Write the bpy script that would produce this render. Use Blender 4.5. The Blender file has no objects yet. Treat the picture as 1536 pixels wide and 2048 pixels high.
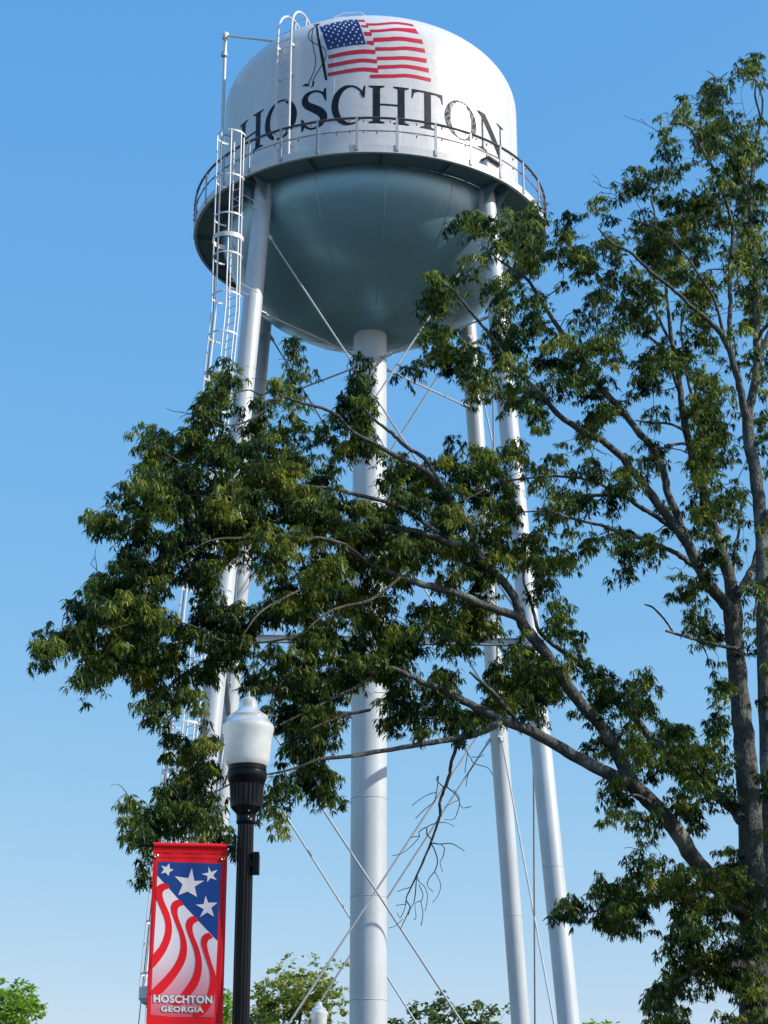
import bpy, math, random
import numpy as np
from mathutils import Vector, Matrix
from mathutils.geometry import delaunay_2d_cdt

# ------------------------------------------------------------------ camera, sky, sun, exposure
scene = bpy.context.scene
C = scene.collection
EYE = 1.6
PITCH = math.radians(20.06)
FPX = 3700.0                       # focal length in pixels of the 1536 x 2048 photograph
cam_d = bpy.data.cameras.new("camera")
cam = bpy.data.objects.new("camera", cam_d)
C.objects.link(cam)
cam.location = (0, 0, EYE)
cam.rotation_euler = (math.pi / 2 + PITCH, 0, 0)
cam_d.sensor_fit = 'VERTICAL'
cam_d.sensor_height = 36.0
cam_d.lens = FPX / 2048 * 36.0
cam_d.clip_start = 0.1
cam_d.clip_end = 3000
scene.camera = cam

SUN_AZ = math.radians(75)          # measured from "towards the camera" round to the right
SUN_EL = math.radians(35)
sun_dir = Vector((math.sin(SUN_AZ) * math.cos(SUN_EL), -math.cos(SUN_AZ) * math.cos(SUN_EL), math.sin(SUN_EL)))

world = bpy.data.worlds.new("World")
scene.world = world
world.use_nodes = True
wn = world.node_tree.nodes
wl = world.node_tree.links
bg = wn["Background"]
sky = wn.new("ShaderNodeTexSky")
sky.sky_type = 'NISHITA'
sky.sun_disc = False
sky.sun_elevation = SUN_EL
sky.sun_rotation = math.atan2(sun_dir.x, sun_dir.y)
sky.altitude = 300
sky.air_density = 1.0
sky.dust_density = 0.6
sky.ozone_density = 1.2
# one even colour grade of the whole sky (each channel: gain and gamma), as the phone's rendering has it
sep = wn.new("ShaderNodeSeparateColor")
comb = wn.new("ShaderNodeCombineColor")
wl.new(sky.outputs[0], sep.inputs[0])
for ch, (gain, gam) in enumerate(((.72, 1.0), (.715, .50), (.865, .13))):
    m1 = wn.new("ShaderNodeMath")
    m1.operation = 'MULTIPLY'
    m1.inputs[1].default_value = .1847
    m2 = wn.new("ShaderNodeMath")
    m2.operation = 'POWER'
    m2.inputs[1].default_value = gam
    m3 = wn.new("ShaderNodeMath")
    m3.operation = 'MULTIPLY'
    m3.inputs[1].default_value = gain / .1847
    wl.new(sep.outputs[ch], m1.inputs[0])
    wl.new(m1.outputs[0], m2.inputs[0])
    wl.new(m2.outputs[0], m3.inputs[0])
    wl.new(m3.outputs[0], comb.inputs[ch])
wl.new(comb.outputs[0], bg.inputs[0])
bg.inputs[1].default_value = 0.15

sl = bpy.data.lights.new("sun", 'SUN')
sl.energy = 3.9
sl.angle = math.radians(0.53)
sl.color = (1.0, 0.95, 0.87)
sun = bpy.data.objects.new("sun", sl)
C.objects.link(sun)
sun.rotation_euler = sun_dir.to_track_quat('Z', 'Y').to_euler()
sun.location = (20, -20, 60)

scene.view_settings.view_transform = 'Standard'
scene.view_settings.look = 'None'
scene.view_settings.gamma = 1.0
scene.view_settings.use_curve_mapping = False
scene.view_settings.exposure = 0.3

CP, SP = math.cos(PITCH), math.sin(PITCH)


def P(x, y, Y):
    """point of the scene seen at photo pixel (x, y), Y metres in front of the photographer"""
    xn = (x - 768) / FPX
    yn = (1024 - y) / FPX
    t = Y / (CP - yn * SP)
    return Vector((xn * t, Y, EYE + (SP + yn * CP) * t))


def ray(x, y):
    xn = (x - 768) / FPX
    yn = (1024 - y) / FPX
    return Vector((xn, CP - yn * SP, SP + yn * CP)).normalized()


def to_px(p):
    X, Y, Z = p[0], p[1], p[2] - EYE
    d = Y * CP + Z * SP
    return 768 + FPX * X / d, 1024 - FPX * (-Y * SP + Z * CP) / d


# ------------------------------------------------------------------ helpers
class MB:
    """collects faces for ONE mesh object"""

    def __init__(self):
        self.v = []
        self.f = []

    def add(self, verts, faces):
        o = len(self.v)
        self.v.extend([tuple(q) for q in verts])
        self.f.extend([tuple(i + o for i in q) for q in faces])

    def box(self, c, s, rot=None):
        c = Vector(c)
        vs = []
        for dx in (-.5, .5):
            for dy in (-.5, .5):
                for dz in (-.5, .5):
                    q = Vector((dx * s[0], dy * s[1], dz * s[2]))
                    if rot is not None:
                        q = rot @ q
                    vs.append(c + q)
        self.add(vs, [(0, 1, 3, 2), (4, 6, 7, 5), (0, 4, 5, 1), (2, 3, 7, 6), (0, 2, 6, 4), (1, 5, 7, 3)])

    def tube(self, pts, radii, n=8, caps=True, wob=0.0, rng=None):
        pts = [Vector(q) for q in pts]
        if not hasattr(radii, '__len__'):
            radii = [radii] * len(pts)
        t0 = (pts[1] - pts[0]).normalized()
        a = Vector((0, 0, 1)) if abs(t0.z) < .9 else Vector((1, 0, 0))
        u = t0.cross(a).normalized()
        vs, fs = [], []
        for i, q in enumerate(pts):
            if i == 0:
                t = t0
            elif i == len(pts) - 1:
                t = (pts[i] - pts[i - 1]).normalized()
            else:
                t = ((pts[i + 1] - q).normalized() + (q - pts[i - 1]).normalized())
                t = t.normalized() if t.length > 1e-6 else t0
            u = (u - t * u.dot(t))
            u = u.normalized() if u.length > 1e-6 else t.orthogonal().normalized()
            w = t.cross(u)
            for k in range(n):
                an = 2 * math.pi * k / n
                r = radii[i] * (1 + (rng.uniform(-wob, wob) if wob else 0))
                vs.append(q + (u * math.cos(an) + w * math.sin(an)) * r)
        for i in range(len(pts) - 1):
            for k in range(n):
                k2 = (k + 1) % n
                fs.append((i * n + k, i * n + k2, (i + 1) * n + k2, (i + 1) * n + k))
        if caps:
            fs.append(tuple(range(n - 1, -1, -1)))
            fs.append(tuple((len(pts) - 1) * n + k for k in range(n)))
        self.add(vs, fs)

    def lathe(self, prof, c, n=48, cap0=False, cap1=False, flute=None):
        c = Vector(c)
        vs, fs = [], []
        for j, (r, z) in enumerate(prof):
            for k in range(n):
                an = 2 * math.pi * k / n
                rr = r
                if flute and flute[0] <= j <= flute[1]:
                    rr = r * (1 - flute[2] * (k % 2))
                vs.append(c + Vector((rr * math.cos(an), rr * math.sin(an), z)))
        for j in range(len(prof) - 1):
            for k in range(n):
                k2 = (k + 1) % n
                fs.append((j * n + k, j * n + k2, (j + 1) * n + k2, (j + 1) * n + k))
        if cap0:
            fs.append(tuple(range(n - 1, -1, -1)))
        if cap1:
            fs.append(tuple((len(prof) - 1) * n + k for k in range(n)))
        self.add(vs, fs)

    def build(self, name, mat, parent=None, smooth=True, sharp=40):
        me = bpy.data.meshes.new(name)
        me.from_pydata(self.v, [], self.f)
        me.update()
        if mat is not None:
            me.materials.append(mat)
        if smooth:
            me.polygons.foreach_set("use_smooth", [True] * len(me.polygons))
            try:
                me.set_sharp_from_angle(angle=math.radians(sharp))
            except Exception:
                pass
        return link(bpy.data.objects.new(name, me), parent)


def link(o, parent=None):
    C.objects.link(o)
    if parent is not None:
        o.parent = parent
        o.matrix_parent_inverse = Matrix.Translation(parent_origin(parent)).inverted()
    return o


def parent_origin(o):
    v = Vector(o.location)
    while o.parent is not None:
        o = o.parent
        v = v + 0 * v
    return v if True else v


def big_mesh(name, V, F_loops, sizes, mat, parent, smooth=False):
    """numpy mesh: V (n,3), F_loops flat vertex indices, sizes per polygon"""
    me = bpy.data.meshes.new(name)
    me.vertices.add(len(V))
    me.vertices.foreach_set("co", np.asarray(V, np.float32).ravel())
    me.loops.add(len(F_loops))
    me.loops.foreach_set("vertex_index", np.asarray(F_loops, np.int32))
    me.polygons.add(len(sizes))
    st = np.concatenate([[0], np.cumsum(sizes)[:-1]]).astype(np.int32)
    me.polygons.foreach_set("loop_start", st)
    try:
        me.polygons.foreach_set("loop_total", np.asarray(sizes, np.int32))
    except Exception:
        pass
    me.update(calc_edges=True)
    if smooth:
        me.polygons.foreach_set("use_smooth", np.ones(len(sizes), bool))
    me.materials.append(mat)
    return link(bpy.data.objects.new(name, me), parent)


def tag(o, label, cat, group=None):
    o["label"] = label
    o["category"] = cat
    if group:
        o["group"] = group
    return o


def thing(name, loc, label, cat, group=None):
    """an Empty at the thing's base; the parts are built in world coordinates and parented under it"""
    o = bpy.data.objects.new(name, None)
    o.empty_display_size = .3
    C.objects.link(o)
    o.location = loc
    return tag(o, label, cat, group)


def copy_part(src, parent, loc, rot=None, name=None):
    o = src.copy()
    if name:
        o.name = name
    C.objects.link(o)
    o.parent = parent
    o.matrix_parent_inverse = src.matrix_parent_inverse.copy()
    o.location = loc
    if rot is not None:
        o.rotation_mode = 'QUATERNION'
        o.rotation_quaternion = rot
    return o


def catmull(pts, n=6):
    pts = [np.array(q, float) for q in pts]
    out = []
    for i in range(len(pts) - 1):
        p0 = pts[max(i - 1, 0)]
        p1, p2 = pts[i], pts[i + 1]
        p3 = pts[min(i + 2, len(pts) - 1)]
        for k in range(n):
            t = k / n
            out.append(.5 * ((2 * p1) + (-p0 + p2) * t + (2 * p0 - 5 * p1 + 4 * p2 - p3) * t * t + (-p0 + 3 * p1 - 3 * p2 + p3) * t ** 3))
    out.append(pts[-1])
    return out


# ------------------------------------------------------------------ materials
def mat(name, col, rough=.5, metal=0.0, spec=.5):
    m = bpy.data.materials.new(name)
    m.use_nodes = True
    b = m.node_tree.nodes["Principled BSDF"]
    b.inputs["Base Color"].default_value = (*col, 1)
    b.inputs["Roughness"].default_value = rough
    b.inputs["Metallic"].default_value = metal
    b.inputs["Specular IOR Level"].default_value = spec
    return m


def N(m, t, **kw):
    n = m.node_tree.nodes.new(t)
    for k, v in kw.items():
        setattr(n, k, v)
    return n


def ramp(m, fac, stops):
    r = N(m, "ShaderNodeValToRGB")
    e = r.color_ramp.elements
    while len(e) < len(stops):
        e.new(.5)
    for i, (p, c) in enumerate(stops):
        e[i].position = p
        e[i].color = (*c, 1)
    m.node_tree.links.new(fac, r.inputs[0])
    return r


def paint(name, col, rough=.4, dirt=.12, bump=.02, streak=True, scale=1.0, spec=.5, metal=0.0, bscale=1.1):
    """painted steel: faint blotches, vertical run-off streaks, slight dents"""
    m = mat(name, col, rough, metal, spec)
    L = m.node_tree.links
    b = m.node_tree.nodes["Principled BSDF"]
    tc = N(m, "ShaderNodeTexCoord")
    mp = N(m, "ShaderNodeMapping")
    mp.inputs["Scale"].default_value = (2.2 * scale, 2.2 * scale, (.22 if streak else 2.0) * scale)
    L.new(tc.outputs["Object"], mp.inputs[0])
    n1 = N(m, "ShaderNodeTexNoise")
    n1.inputs["Scale"].default_value = 1.4
    n1.inputs["Detail"].default_value = 8
    n1.inputs["Roughness"].default_value = .65
    L.new(mp.outputs[0], n1.inputs["Vector"])
    n2 = N(m, "ShaderNodeTexNoise")
    n2.inputs["Scale"].default_value = .55 * scale
    n2.inputs["Detail"].default_value = 5
    L.new(tc.outputs["Object"], n2.inputs["Vector"])
    mul = N(m, "ShaderNodeMath", operation='MULTIPLY')
    L.new(n1.outputs[0], mul.inputs[0])
    L.new(n2.outputs[0], mul.inputs[1])
    d = tuple(c * (1 - dirt * k) for c, k in zip(col, (1.0, 1.05, 1.25)))
    r = ramp(m, mul.outputs[0], [(.12, d), (.34, col)])
    L.new(r.outputs[0], b.inputs["Base Color"])
    rr = N(m, "ShaderNodeMapRange")
    rr.inputs["To Min"].default_value = rough - .07
    rr.inputs["To Max"].default_value = rough + .13
    L.new(n1.outputs[0], rr.inputs[0])
    L.new(rr.outputs[0], b.inputs["Roughness"])
    bp = N(m, "ShaderNodeBump")
    bp.inputs["Strength"].default_value = bump
    bp.inputs["Distance"].default_value = .25
    n3 = N(m, "ShaderNodeTexNoise")
    n3.inputs["Scale"].default_value = bscale * scale
    n3.inputs["Detail"].default_value = 3
    L.new(tc.outputs["Object"], n3.inputs["Vector"])
    L.new(n3.outputs[0], bp.inputs["Height"])
    L.new(bp.outputs[0], b.inputs["Normal"])
    return m


M = {}
M['tank'] = paint("tank_white_paint", (.70, .70, .70), .32, .09, .06, bscale=2.6)
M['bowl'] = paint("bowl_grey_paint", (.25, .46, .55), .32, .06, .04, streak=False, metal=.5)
M['deck_shaded'] = paint("shaded_balcony_paint", (.15, .24, .285), .36, .12, .0)  # bowl paint with the shade under the balcony put into its colour
M['leg'] = paint("leg_silver_paint", (.57, .625, .66), .40, .18, .02, metal=.12)
M['rail'] = paint("rail_grey_paint", (.68, .69, .70), .42, .15, .0, scale=3)
M['post_shaded'] = paint("shaded_railing_paint", (.43, .45, .47), .42, .15, .0, scale=3)  # rail paint darkened, shade on posts and mid rail is in the colour
M['railtop'] = paint("dark_handrail_paint", (.07, .08, .09), .4, .2, .0)
M['white'] = paint("ladder_white_paint", (.74, .74, .74), .42, .15, .0, scale=3)
M['rod'] = paint("rod_grey_paint", (.50, .52, .54), .4, .2, .0, scale=3)
M['roddark'] = paint("dark_cable", (.03, .033, .037), .5, .2, .0, scale=3)
M['seam'] = mat("weld_seam_paint", (.45, .47, .49), .45)
M['letter'] = mat("black_lettering", (.007, .009, .015), .6, 0, .3)
_m = M['letter']
_n = N(_m, "ShaderNodeTexNoise")
_n.inputs["Scale"].default_value = 9
_n.inputs["Detail"].default_value = 8
_t = N(_m, "ShaderNodeTexCoord")
_m.node_tree.links.new(_t.outputs["Object"], _n.inputs["Vector"])
_r = N(_m, "ShaderNodeMapRange")
_r.inputs["From Min"].default_value = .35
_r.inputs["From Max"].default_value = .65
_r.inputs["To Min"].default_value = .30
_r.inputs["To Max"].default_value = .75
_m.node_tree.links.new(_n.outputs[0], _r.inputs[0])
_m.node_tree.links.new(_r.outputs[0], _m.node_tree.nodes["Principled BSDF"].inputs["Roughness"])
M['fred'] = mat("flag_red_paint", (.62, .010, .035), .38)
M['fblue'] = mat("flag_blue_paint", (.012, .028, .14), .35)
M['fwhite'] = mat("flag_white_paint", (.8, .8, .8), .4)
M['black'] = paint("lamp_black_paint", (.004, .0055, .008), .30, .2, .0, scale=4, spec=.2)
M['concrete'] = paint("concrete", (.36, .35, .33), .85, .25, .1, streak=False)
M['bulb'] = mat("bulb_glass", (.35, .06, .05), .25)
M['wire'] = mat("light_wire", (.02, .03, .025), .6)
M['brass'] = mat("brass_eyelet", (.72, .52, .22), .3, 1.0)


def banner_mat(name, col, rough=.55):
    m = mat(name, col, rough, 0, .35)
    L = m.node_tree.links
    b = m.node_tree.nodes["Principled BSDF"]
    tc = N(m, "ShaderNodeTexCoord")
    n = N(m, "ShaderNodeTexNoise")
    n.inputs["Scale"].default_value = 5
    n.inputs["Detail"].default_value = 6
    L.new(tc.outputs["Object"], n.inputs["Vector"])
    r = ramp(m, n.outputs[0], [(.3, tuple(c * .88 for c in col)), (.65, col)])
    L.new(r.outputs[0], b.inputs["Base Color"])
    w = N(m, "ShaderNodeTexNoise")
    w.inputs["Scale"].default_value = 900
    L.new(tc.outputs["Object"], w.inputs["Vector"])
    bp = N(m, "ShaderNodeBump")
    bp.inputs["Strength"].default_value = .15
    bp.inputs["Distance"].default_value = .001
    L.new(w.outputs[0], bp.inputs["Height"])
    L.new(bp.outputs[0], b.inputs["Normal"])
    b.inputs["Transmission Weight"].default_value = 0
    return m


M['bred'] = banner_mat("banner_red", (.86, .004, .012))
M['bblue'] = banner_mat("banner_blue", (.005, .055, .26))
M['bwhite'] = banner_mat("banner_white", (.80, .76, .79))
M['bdark'] = banner_mat("banner_dark_red", (.22, .002, .02))
M['bfade'] = banner_mat("banner_white_fading_to_red_print", (.8, .76, .79))


def globe_mat(name, clear):
    m = bpy.data.materials.new(name)
    m.use_nodes = True
    L = m.node_tree.links
    b = m.node_tree.nodes["Principled BSDF"]
    b.inputs["Base Color"].default_value = (.82, .83, .78, 1)
    b.inputs["Roughness"].default_value = .22
    b.inputs["Transmission Weight"].default_value = clear
    b.inputs["IOR"].default_value = 1.2
    out = m.node_tree.nodes["Material Output"]
    tr = N(m, "ShaderNodeBsdfTranslucent")
    tr.inputs[0].default_value = (.88, .89, .85, 1)
    mx = N(m, "ShaderNodeMixShader")
    mx.inputs[0].default_value = .35 if clear < .5 else .12
    L.new(b.outputs[0], mx.inputs[1])
    L.new(tr.outputs[0], mx.inputs[2])
    L.new(mx.outputs[0], out.inputs[0])
    tc = N(m, "ShaderNodeTexCoord")
    w = N(m, "ShaderNodeTexWave", wave_type='BANDS', bands_direction='Z')
    w.inputs["Scale"].default_value = 14
    w.inputs["Distortion"].default_value = .4
    L.new(tc.outputs["Object"], w.inputs["Vector"])
    n = N(m, "ShaderNodeTexNoise")
    n.inputs["Scale"].default_value = 9
    L.new(tc.outputs["Object"], n.inputs["Vector"])
    r = ramp(m, n.outputs[0], [(.3, (.76, .77, .72)), (.65, (.93, .94, .92))])
    L.new(r.outputs[0], b.inputs["Base Color"])
    bp = N(m, "ShaderNodeBump")
    bp.inputs["Strength"].default_value = .13
    bp.inputs["Distance"].default_value = .003
    L.new(w.outputs[0], bp.inputs["Height"])
    L.new(bp.outputs[0], b.inputs["Normal"])
    return m


M['globe'] = globe_mat("prismatic_globe", .10)
M['globecap'] = globe_mat("clear_globe_cap", .55)
M['refractor'] = mat("white_refractor", (.75, .75, .7), .4)


def bark_mat(name, dark, light, lichen):
    m = mat(name, dark, .9, 0, .2)
    L = m.node_tree.links
    b = m.node_tree.nodes["Principled BSDF"]
    tc = N(m, "ShaderNodeTexCoord")
    mp = N(m, "ShaderNodeMapping")
    mp.inputs["Scale"].default_value = (6, 6, 2.4)
    L.new(tc.outputs["Object"], mp.inputs[0])
    n = N(m, "ShaderNodeTexNoise")
    n.inputs["Scale"].default_value = 5
    n.inputs["Detail"].default_value = 9
    n.inputs["Roughness"].default_value = .7
    L.new(mp.outputs[0], n.inputs["Vector"])
    v = N(m, "ShaderNodeTexVoronoi", feature='DISTANCE_TO_EDGE')
    v.inputs["Scale"].default_value = 4.5
    L.new(mp.outputs[0], v.inputs["Vector"])
    r = ramp(m, n.outputs[0], [(.3, dark), (.68, light)])
    n2 = N(m, "ShaderNodeTexNoise")
    n2.inputs["Scale"].default_value = 3.2
    n2.inputs["Detail"].default_value = 6
    L.new(tc.outputs["Object"], n2.inputs["Vector"])
    r2 = ramp(m, n2.outputs[0], [(.55, (0, 0, 0)), (.66, (1, 1, 1))])
    mx = N(m, "ShaderNodeMixRGB")
    L.new(r2.outputs[0], mx.inputs[0])
    L.new(r.outputs[0], mx.inputs[1])
    mx.inputs[2].default_value = (*lichen, 1)
    L.new(mx.outputs[0], b.inputs["Base Color"])
    mm = N(m, "ShaderNodeMath", operation='ADD')
    L.new(n.outputs[0], mm.inputs[0])
    L.new(v.outputs[0], mm.inputs[1])
    bp = N(m, "ShaderNodeBump")
    bp.inputs["Strength"].default_value = .9
    bp.inputs["Distance"].default_value = .03
    L.new(mm.outputs[0], bp.inputs["Height"])
    L.new(bp.outputs[0], b.inputs["Normal"])
    return m


M['bark'] = bark_mat("oak_bark", (.030, .031, .029), (.18, .183, .17), (.25, .27, .23))
M['twig'] = bark_mat("oak_twig_bark", (.05, .043, .034), (.15, .13, .105), (.16, .16, .13))
M['dead'] = bark_mat("dead_wood", (.022, .019, .016), (.07, .06, .05), (.08, .08, .07))


def leaf_mat(name, stops, trans=.35, rough=.38, patchy=False, spec=.45):
    m = bpy.data.materials.new(name)
    m.use_nodes = True
    L = m.node_tree.links
    b = m.node_tree.nodes["Principled BSDF"]
    b.inputs["Roughness"].default_value = rough
    b.inputs["Specular IOR Level"].default_value = spec
    g = N(m, "ShaderNodeNewGeometry")
    if patchy:
        # young yellow growth comes in whole sprays, old leaves are dark
        tcn = N(m, "ShaderNodeTexCoord")
        nz = N(m, "ShaderNodeTexNoise")
        nz.inputs["Scale"].default_value = 1.5
        nz.inputs["Detail"].default_value = 3
        L.new(tcn.outputs["Object"], nz.inputs["Vector"])
        mr = N(m, "ShaderNodeMapRange")
        mr.inputs["From Min"].default_value = .36
        mr.inputs["From Max"].default_value = .70
        mr.inputs["To Min"].default_value = -.32
        mr.inputs["To Max"].default_value = .72
        L.new(nz.outputs[0], mr.inputs[0])
        ad = N(m, "ShaderNodeMath", operation='MULTIPLY_ADD')
        ad.inputs[1].default_value = .62
        L.new(g.outputs["Random Per Island"], ad.inputs[0])
        L.new(mr.outputs[0], ad.inputs[2])
        r = ramp(m, ad.outputs[0], stops)
    else:
        r = ramp(m, g.outputs["Random Per Island"], stops)
    L.new(r.outputs[0], b.inputs["Base Color"])
    t = N(m, "ShaderNodeBsdfTranslucent")
    hs = N(m, "ShaderNodeHueSaturation")
    hs.inputs["Value"].default_value = 2.1
    hs.inputs["Hue"].default_value = .508
    L.new(r.outputs[0], hs.inputs["Color"])
    L.new(hs.outputs[0], t.inputs[0])
    mx = N(m, "ShaderNodeMixShader")
    mx.inputs[0].default_value = trans
    L.new(b.outputs[0], mx.inputs[1])
    L.new(t.outputs[0], mx.inputs[2])
    L.new(mx.outputs[0], m.node_tree.nodes["Material Output"].inputs[0])
    return m


M['oakleaf'] = leaf_mat("oak_leaves", [(0, (.010, .028, .007)), (.33, (.028, .062, .012)), (.64, (.125, .168, .024)), (1, (.28, .29, .042))], .38, .42, True, .28)
M['leafa'] = leaf_mat("yellow_green_leaves", [(0, (.11, .21, .02)), (.6, (.22, .34, .03)), (1, (.30, .40, .08))], .45)
M['leafb'] = leaf_mat("olive_leaves", [(0, (.09, .13, .02)), (.5, (.26, .31, .04)), (1, (.40, .37, .12))], .35)
M['leafc'] = leaf_mat("dark_green_leaves", [(0, (.03, .055, .012)), (.6, (.095, .14, .022)), (1, (.19, .23, .05))], .38)


def ground_mat():
    m = mat("grass", (.06, .09, .03), .95, 0, .1)
    L = m.node_tree.links
    b = m.node_tree.nodes["Principled BSDF"]
    tc = N(m, "ShaderNodeTexCoord")
    n = N(m, "ShaderNodeTexNoise")
    n.inputs["Scale"].default_value = .35
    n.inputs["Detail"].default_value = 10
    L.new(tc.outputs["Object"], n.inputs["Vector"])
    r = ramp(m, n.outputs[0], [(.3, (.022, .030, .014)), (.55, (.034, .038, .026)), (.75, (.055, .053, .045))])
    L.new(r.outputs[0], b.inputs["Base Color"])
    return m


M['grass'] = ground_mat()
M['asphalt'] = paint("asphalt", (.055, .055, .057), .9, .3, .1, streak=False)
M['linepaint'] = paint("white_road_paint", (.7, .7, .66), .8, .25, .0, streak=False)

# ------------------------------------------------------------------ the setting
def struct(o):
    o["kind"] = "structure"
    return o


g = MB()
g.add([(-900, -300, 0), (900, -300, 0), (900, 1500, 0), (-900, 1500, 0)], [(0, 1, 2, 3)])
struct(g.build("ground", M['grass'], smooth=False))
g = MB()
g.box((0, 14.9, .06), (160, 2.0, .12))
struct(g.build("pavement", M['concrete'], smooth=False))
g = MB()
g.box((0, 13.81, .065), (160, .16, .13))
struct(g.build("kerb", M['concrete'], smooth=False))
g = MB()
g.add([(-80, 5.2, .006), (80, 5.2, .006), (80, 13.72, .006), (-80, 13.72, .006)], [(0, 1, 2, 3)])
struct(g.build("road", M['asphalt'], smooth=False))
g = MB()
for k in range(-12, 13):
    g.add([(k * 6 - 1.5, 9.4, .011), (k * 6 + 1.5, 9.4, .011), (k * 6 + 1.5, 9.52, .011), (k * 6 - 1.5, 9.52, .011)], [(0, 1, 2, 3)])
struct(g.build("road_marking", M['linepaint'], smooth=False))

# ------------------------------------------------------------------ water tower
AX, AY = -0.48, 58.0
RT = 5.25                     # tank radius
HB = 31.23 + EYE              # underside of the balcony
HS = 36.2 + EYE               # top of the straight shell
ROOF = 2.65
RB = 6.19                     # balcony edge
BOWLZ, BOWLC = 31.58 + EYE, 3.95
R0, BAT, DL = 5.231, .0858, 2.82
HSTRUT = 15.39 + EYE
HRAD = 26.67 + EYE
LEGR = .31
RISR = .572
axis = Vector((AX, AY, 0))


def pol(th, r, z):
    """th in degrees, 0 = towards the photographer, + = to the right"""
    a = math.radians(th)
    return Vector((AX + r * math.sin(a), AY - r * math.cos(a), z))


def leg_pt(ang, z):
    return pol(ang + DL, R0 + BAT * (HB - z), z)


LEGS = {'FL': -45, 'FR': 45, 'RR': 135, 'RL': -135}
tower = thing("water_tower", (AX, AY, 0), "white water tower with black HOSCHTON lettering and a painted flag on four legs", "water tower")
TW = tower


def part(mb, name, m, parent=TW, smooth=True, sharp=40):
    return mb.build(name, m, parent, smooth, sharp)


# tank shell and roof (one vessel), bowl
prof = [(RT, HB + .117)]
for k in range(1, 9):
    prof.append((RT, HB + .117 + (HS - HB - .117) * k / 8))
for k in range(1, 33):
    t = math.pi / 2 * k / 33
    prof.append((RT * math.cos(t), HS + ROOF * math.sin(t)))
mb = MB()
mb.lathe(prof, (AX, AY, 0), 144, cap1=True)
shell = part(mb, "tank_shell", M['tank'], sharp=60)
mb = MB()
prof = []
for k in range(0, 41):
    t = math.pi / 2 * k / 41
    prof.append(((RT - .006) * math.cos(t), BOWLZ - BOWLC * math.sin(t)))
mb.lathe(prof[::-1], (AX, AY, 0), 144)
bowl = part(mb, "bowl", M['bowl'], sharp=60)


def bowl_pt(th, t, off=0.0):
    return pol(th, (RT + off) * math.cos(t), BOWLZ - (BOWLC + off) * math.sin(t))


for k in range(14):
    th = k * 360 / 14 + 6
    mb = MB()
    mb.tube([bowl_pt(th, math.radians(a), -.001) for a in range(4, 74, 5)], .015, 5)
    part(mb, "weld_seam", M['bowl'], bowl)
mb = MB()
ts = math.radians(72)
mb.tube([bowl_pt(a, ts, -.001) for a in range(0, 365, 5)], .011, 5, caps=False)
part(mb, "weld_seam", M['bowl'], bowl)
for z in (HB + 2.25, HB + 4.6):
    mb = MB()
    mb.tube([pol(a, RT - .011, z) for a in range(0, 363, 3)], .014, 6, caps=False)
    part(mb, "weld_seam", M['tank'], shell)
for row, (z0, z1) in enumerate(((HB + .15, HB + 2.24), (HB + 2.26, HB + 4.59))):
    for k in range(8):
        th = k * 45 + 11 + row * 21
        mb = MB()
        mb.tube([pol(th, RT - .011, z0), pol(th, RT - .011, z1)], .014, 6)
        part(mb, "weld_seam", M['tank'], shell)
for k in range(12):
    th = k * 30 + 11
    mb = MB()
    mb.tube([pol(th, (RT - .010) * math.cos(t), HS + (ROOF - .010) * math.sin(t)) for t in np.linspace(.03, 1.25, 24)], .013, 6)
    part(mb, "weld_seam", M['tank'], shell)


# --- surface mapping for paint on the tank
def tank_hit(x, y):
    """where the line of sight through photo pixel (x, y) meets the tank; returns point and outward normal"""
    o = Vector((0, 0, EYE))
    d = ray(x, y)
    ox, oy = o.x - AX, o.y - AY
    A = d.x * d.x + d.y * d.y
    B = 2 * (ox * d.x + oy * d.y)
    Cc = ox * ox + oy * oy - RT * RT
    D = B * B - 4 * A * Cc
    if D > 0:
        t = (-B - math.sqrt(D)) / (2 * A)
        p = o + d * t
        if p.z <= HS:
            return p, Vector((p.x - AX, p.y - AY, 0)).normalized()
    k = (RT / ROOF) ** 2
    oz = o.z - HS
    A2 = A + k * d.z * d.z
    B2 = B + 2 * k * oz * d.z
    C2 = ox * ox + oy * oy + k * oz * oz - RT * RT
    D2 = B2 * B2 - 4 * A2 * C2
    if D2 < 0:
        return None
    t = (-B2 - math.sqrt(D2)) / (2 * A2)
    p = o + d * t
    return p, Vector((p.x - AX, p.y - AY, k * (p.z - HS))).normalized()


def cdt(poly, step):
    """fine triangulation of a simple polygon so that it can follow a curved surface"""
    dense = []
    n = len(poly)
    for i in range(n):
        a, b = np.array(poly[i], float), np.array(poly[(i + 1) % n], float)
        m = max(1, int(np.hypot(*(b - a)) / step))
        for k in range(m):
            dense.append(a + (b - a) * k / m)
    pts = [Vector((q[0], q[1])) for q in dense]
    nd = len(pts)
    xs = [q[0] for q in dense]
    ys = [q[1] for q in dense]
    for gx in np.arange(min(xs) + step * .5, max(xs), step):
        for gy in np.arange(min(ys) + step * .5, max(ys), step):
            if min((gx - q[0]) ** 2 + (gy - q[1]) ** 2 for q in dense) > (step * .3) ** 2:
                pts.append(Vector((gx, gy)))
    r = delaunay_2d_cdt(pts, [], [list(range(nd))], 1, 1e-6)
    return [(v.x, v.y) for v in r[0]], [tuple(f) for f in r[2]]


def decal(poly, step, mapper, name, m, parent):
    vs, fs = cdt(poly, step)
    mb = MB()
    v3 = []
    for q in vs:
        v3.append(mapper(q))
    # every face looks outwards
    out = []
    for f in fs:
        a, b, c = (Vector(v3[i]) for i in f[:3])
        nrm = (b - a).cross(c - a)
        out.append(f if nrm.dot(Vector((0, 0, EYE)) - a) > 0 else f[::-1])
    mb.add(v3, out)
    return mb.build(name, m, parent, smooth=True, sharp=80)


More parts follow.
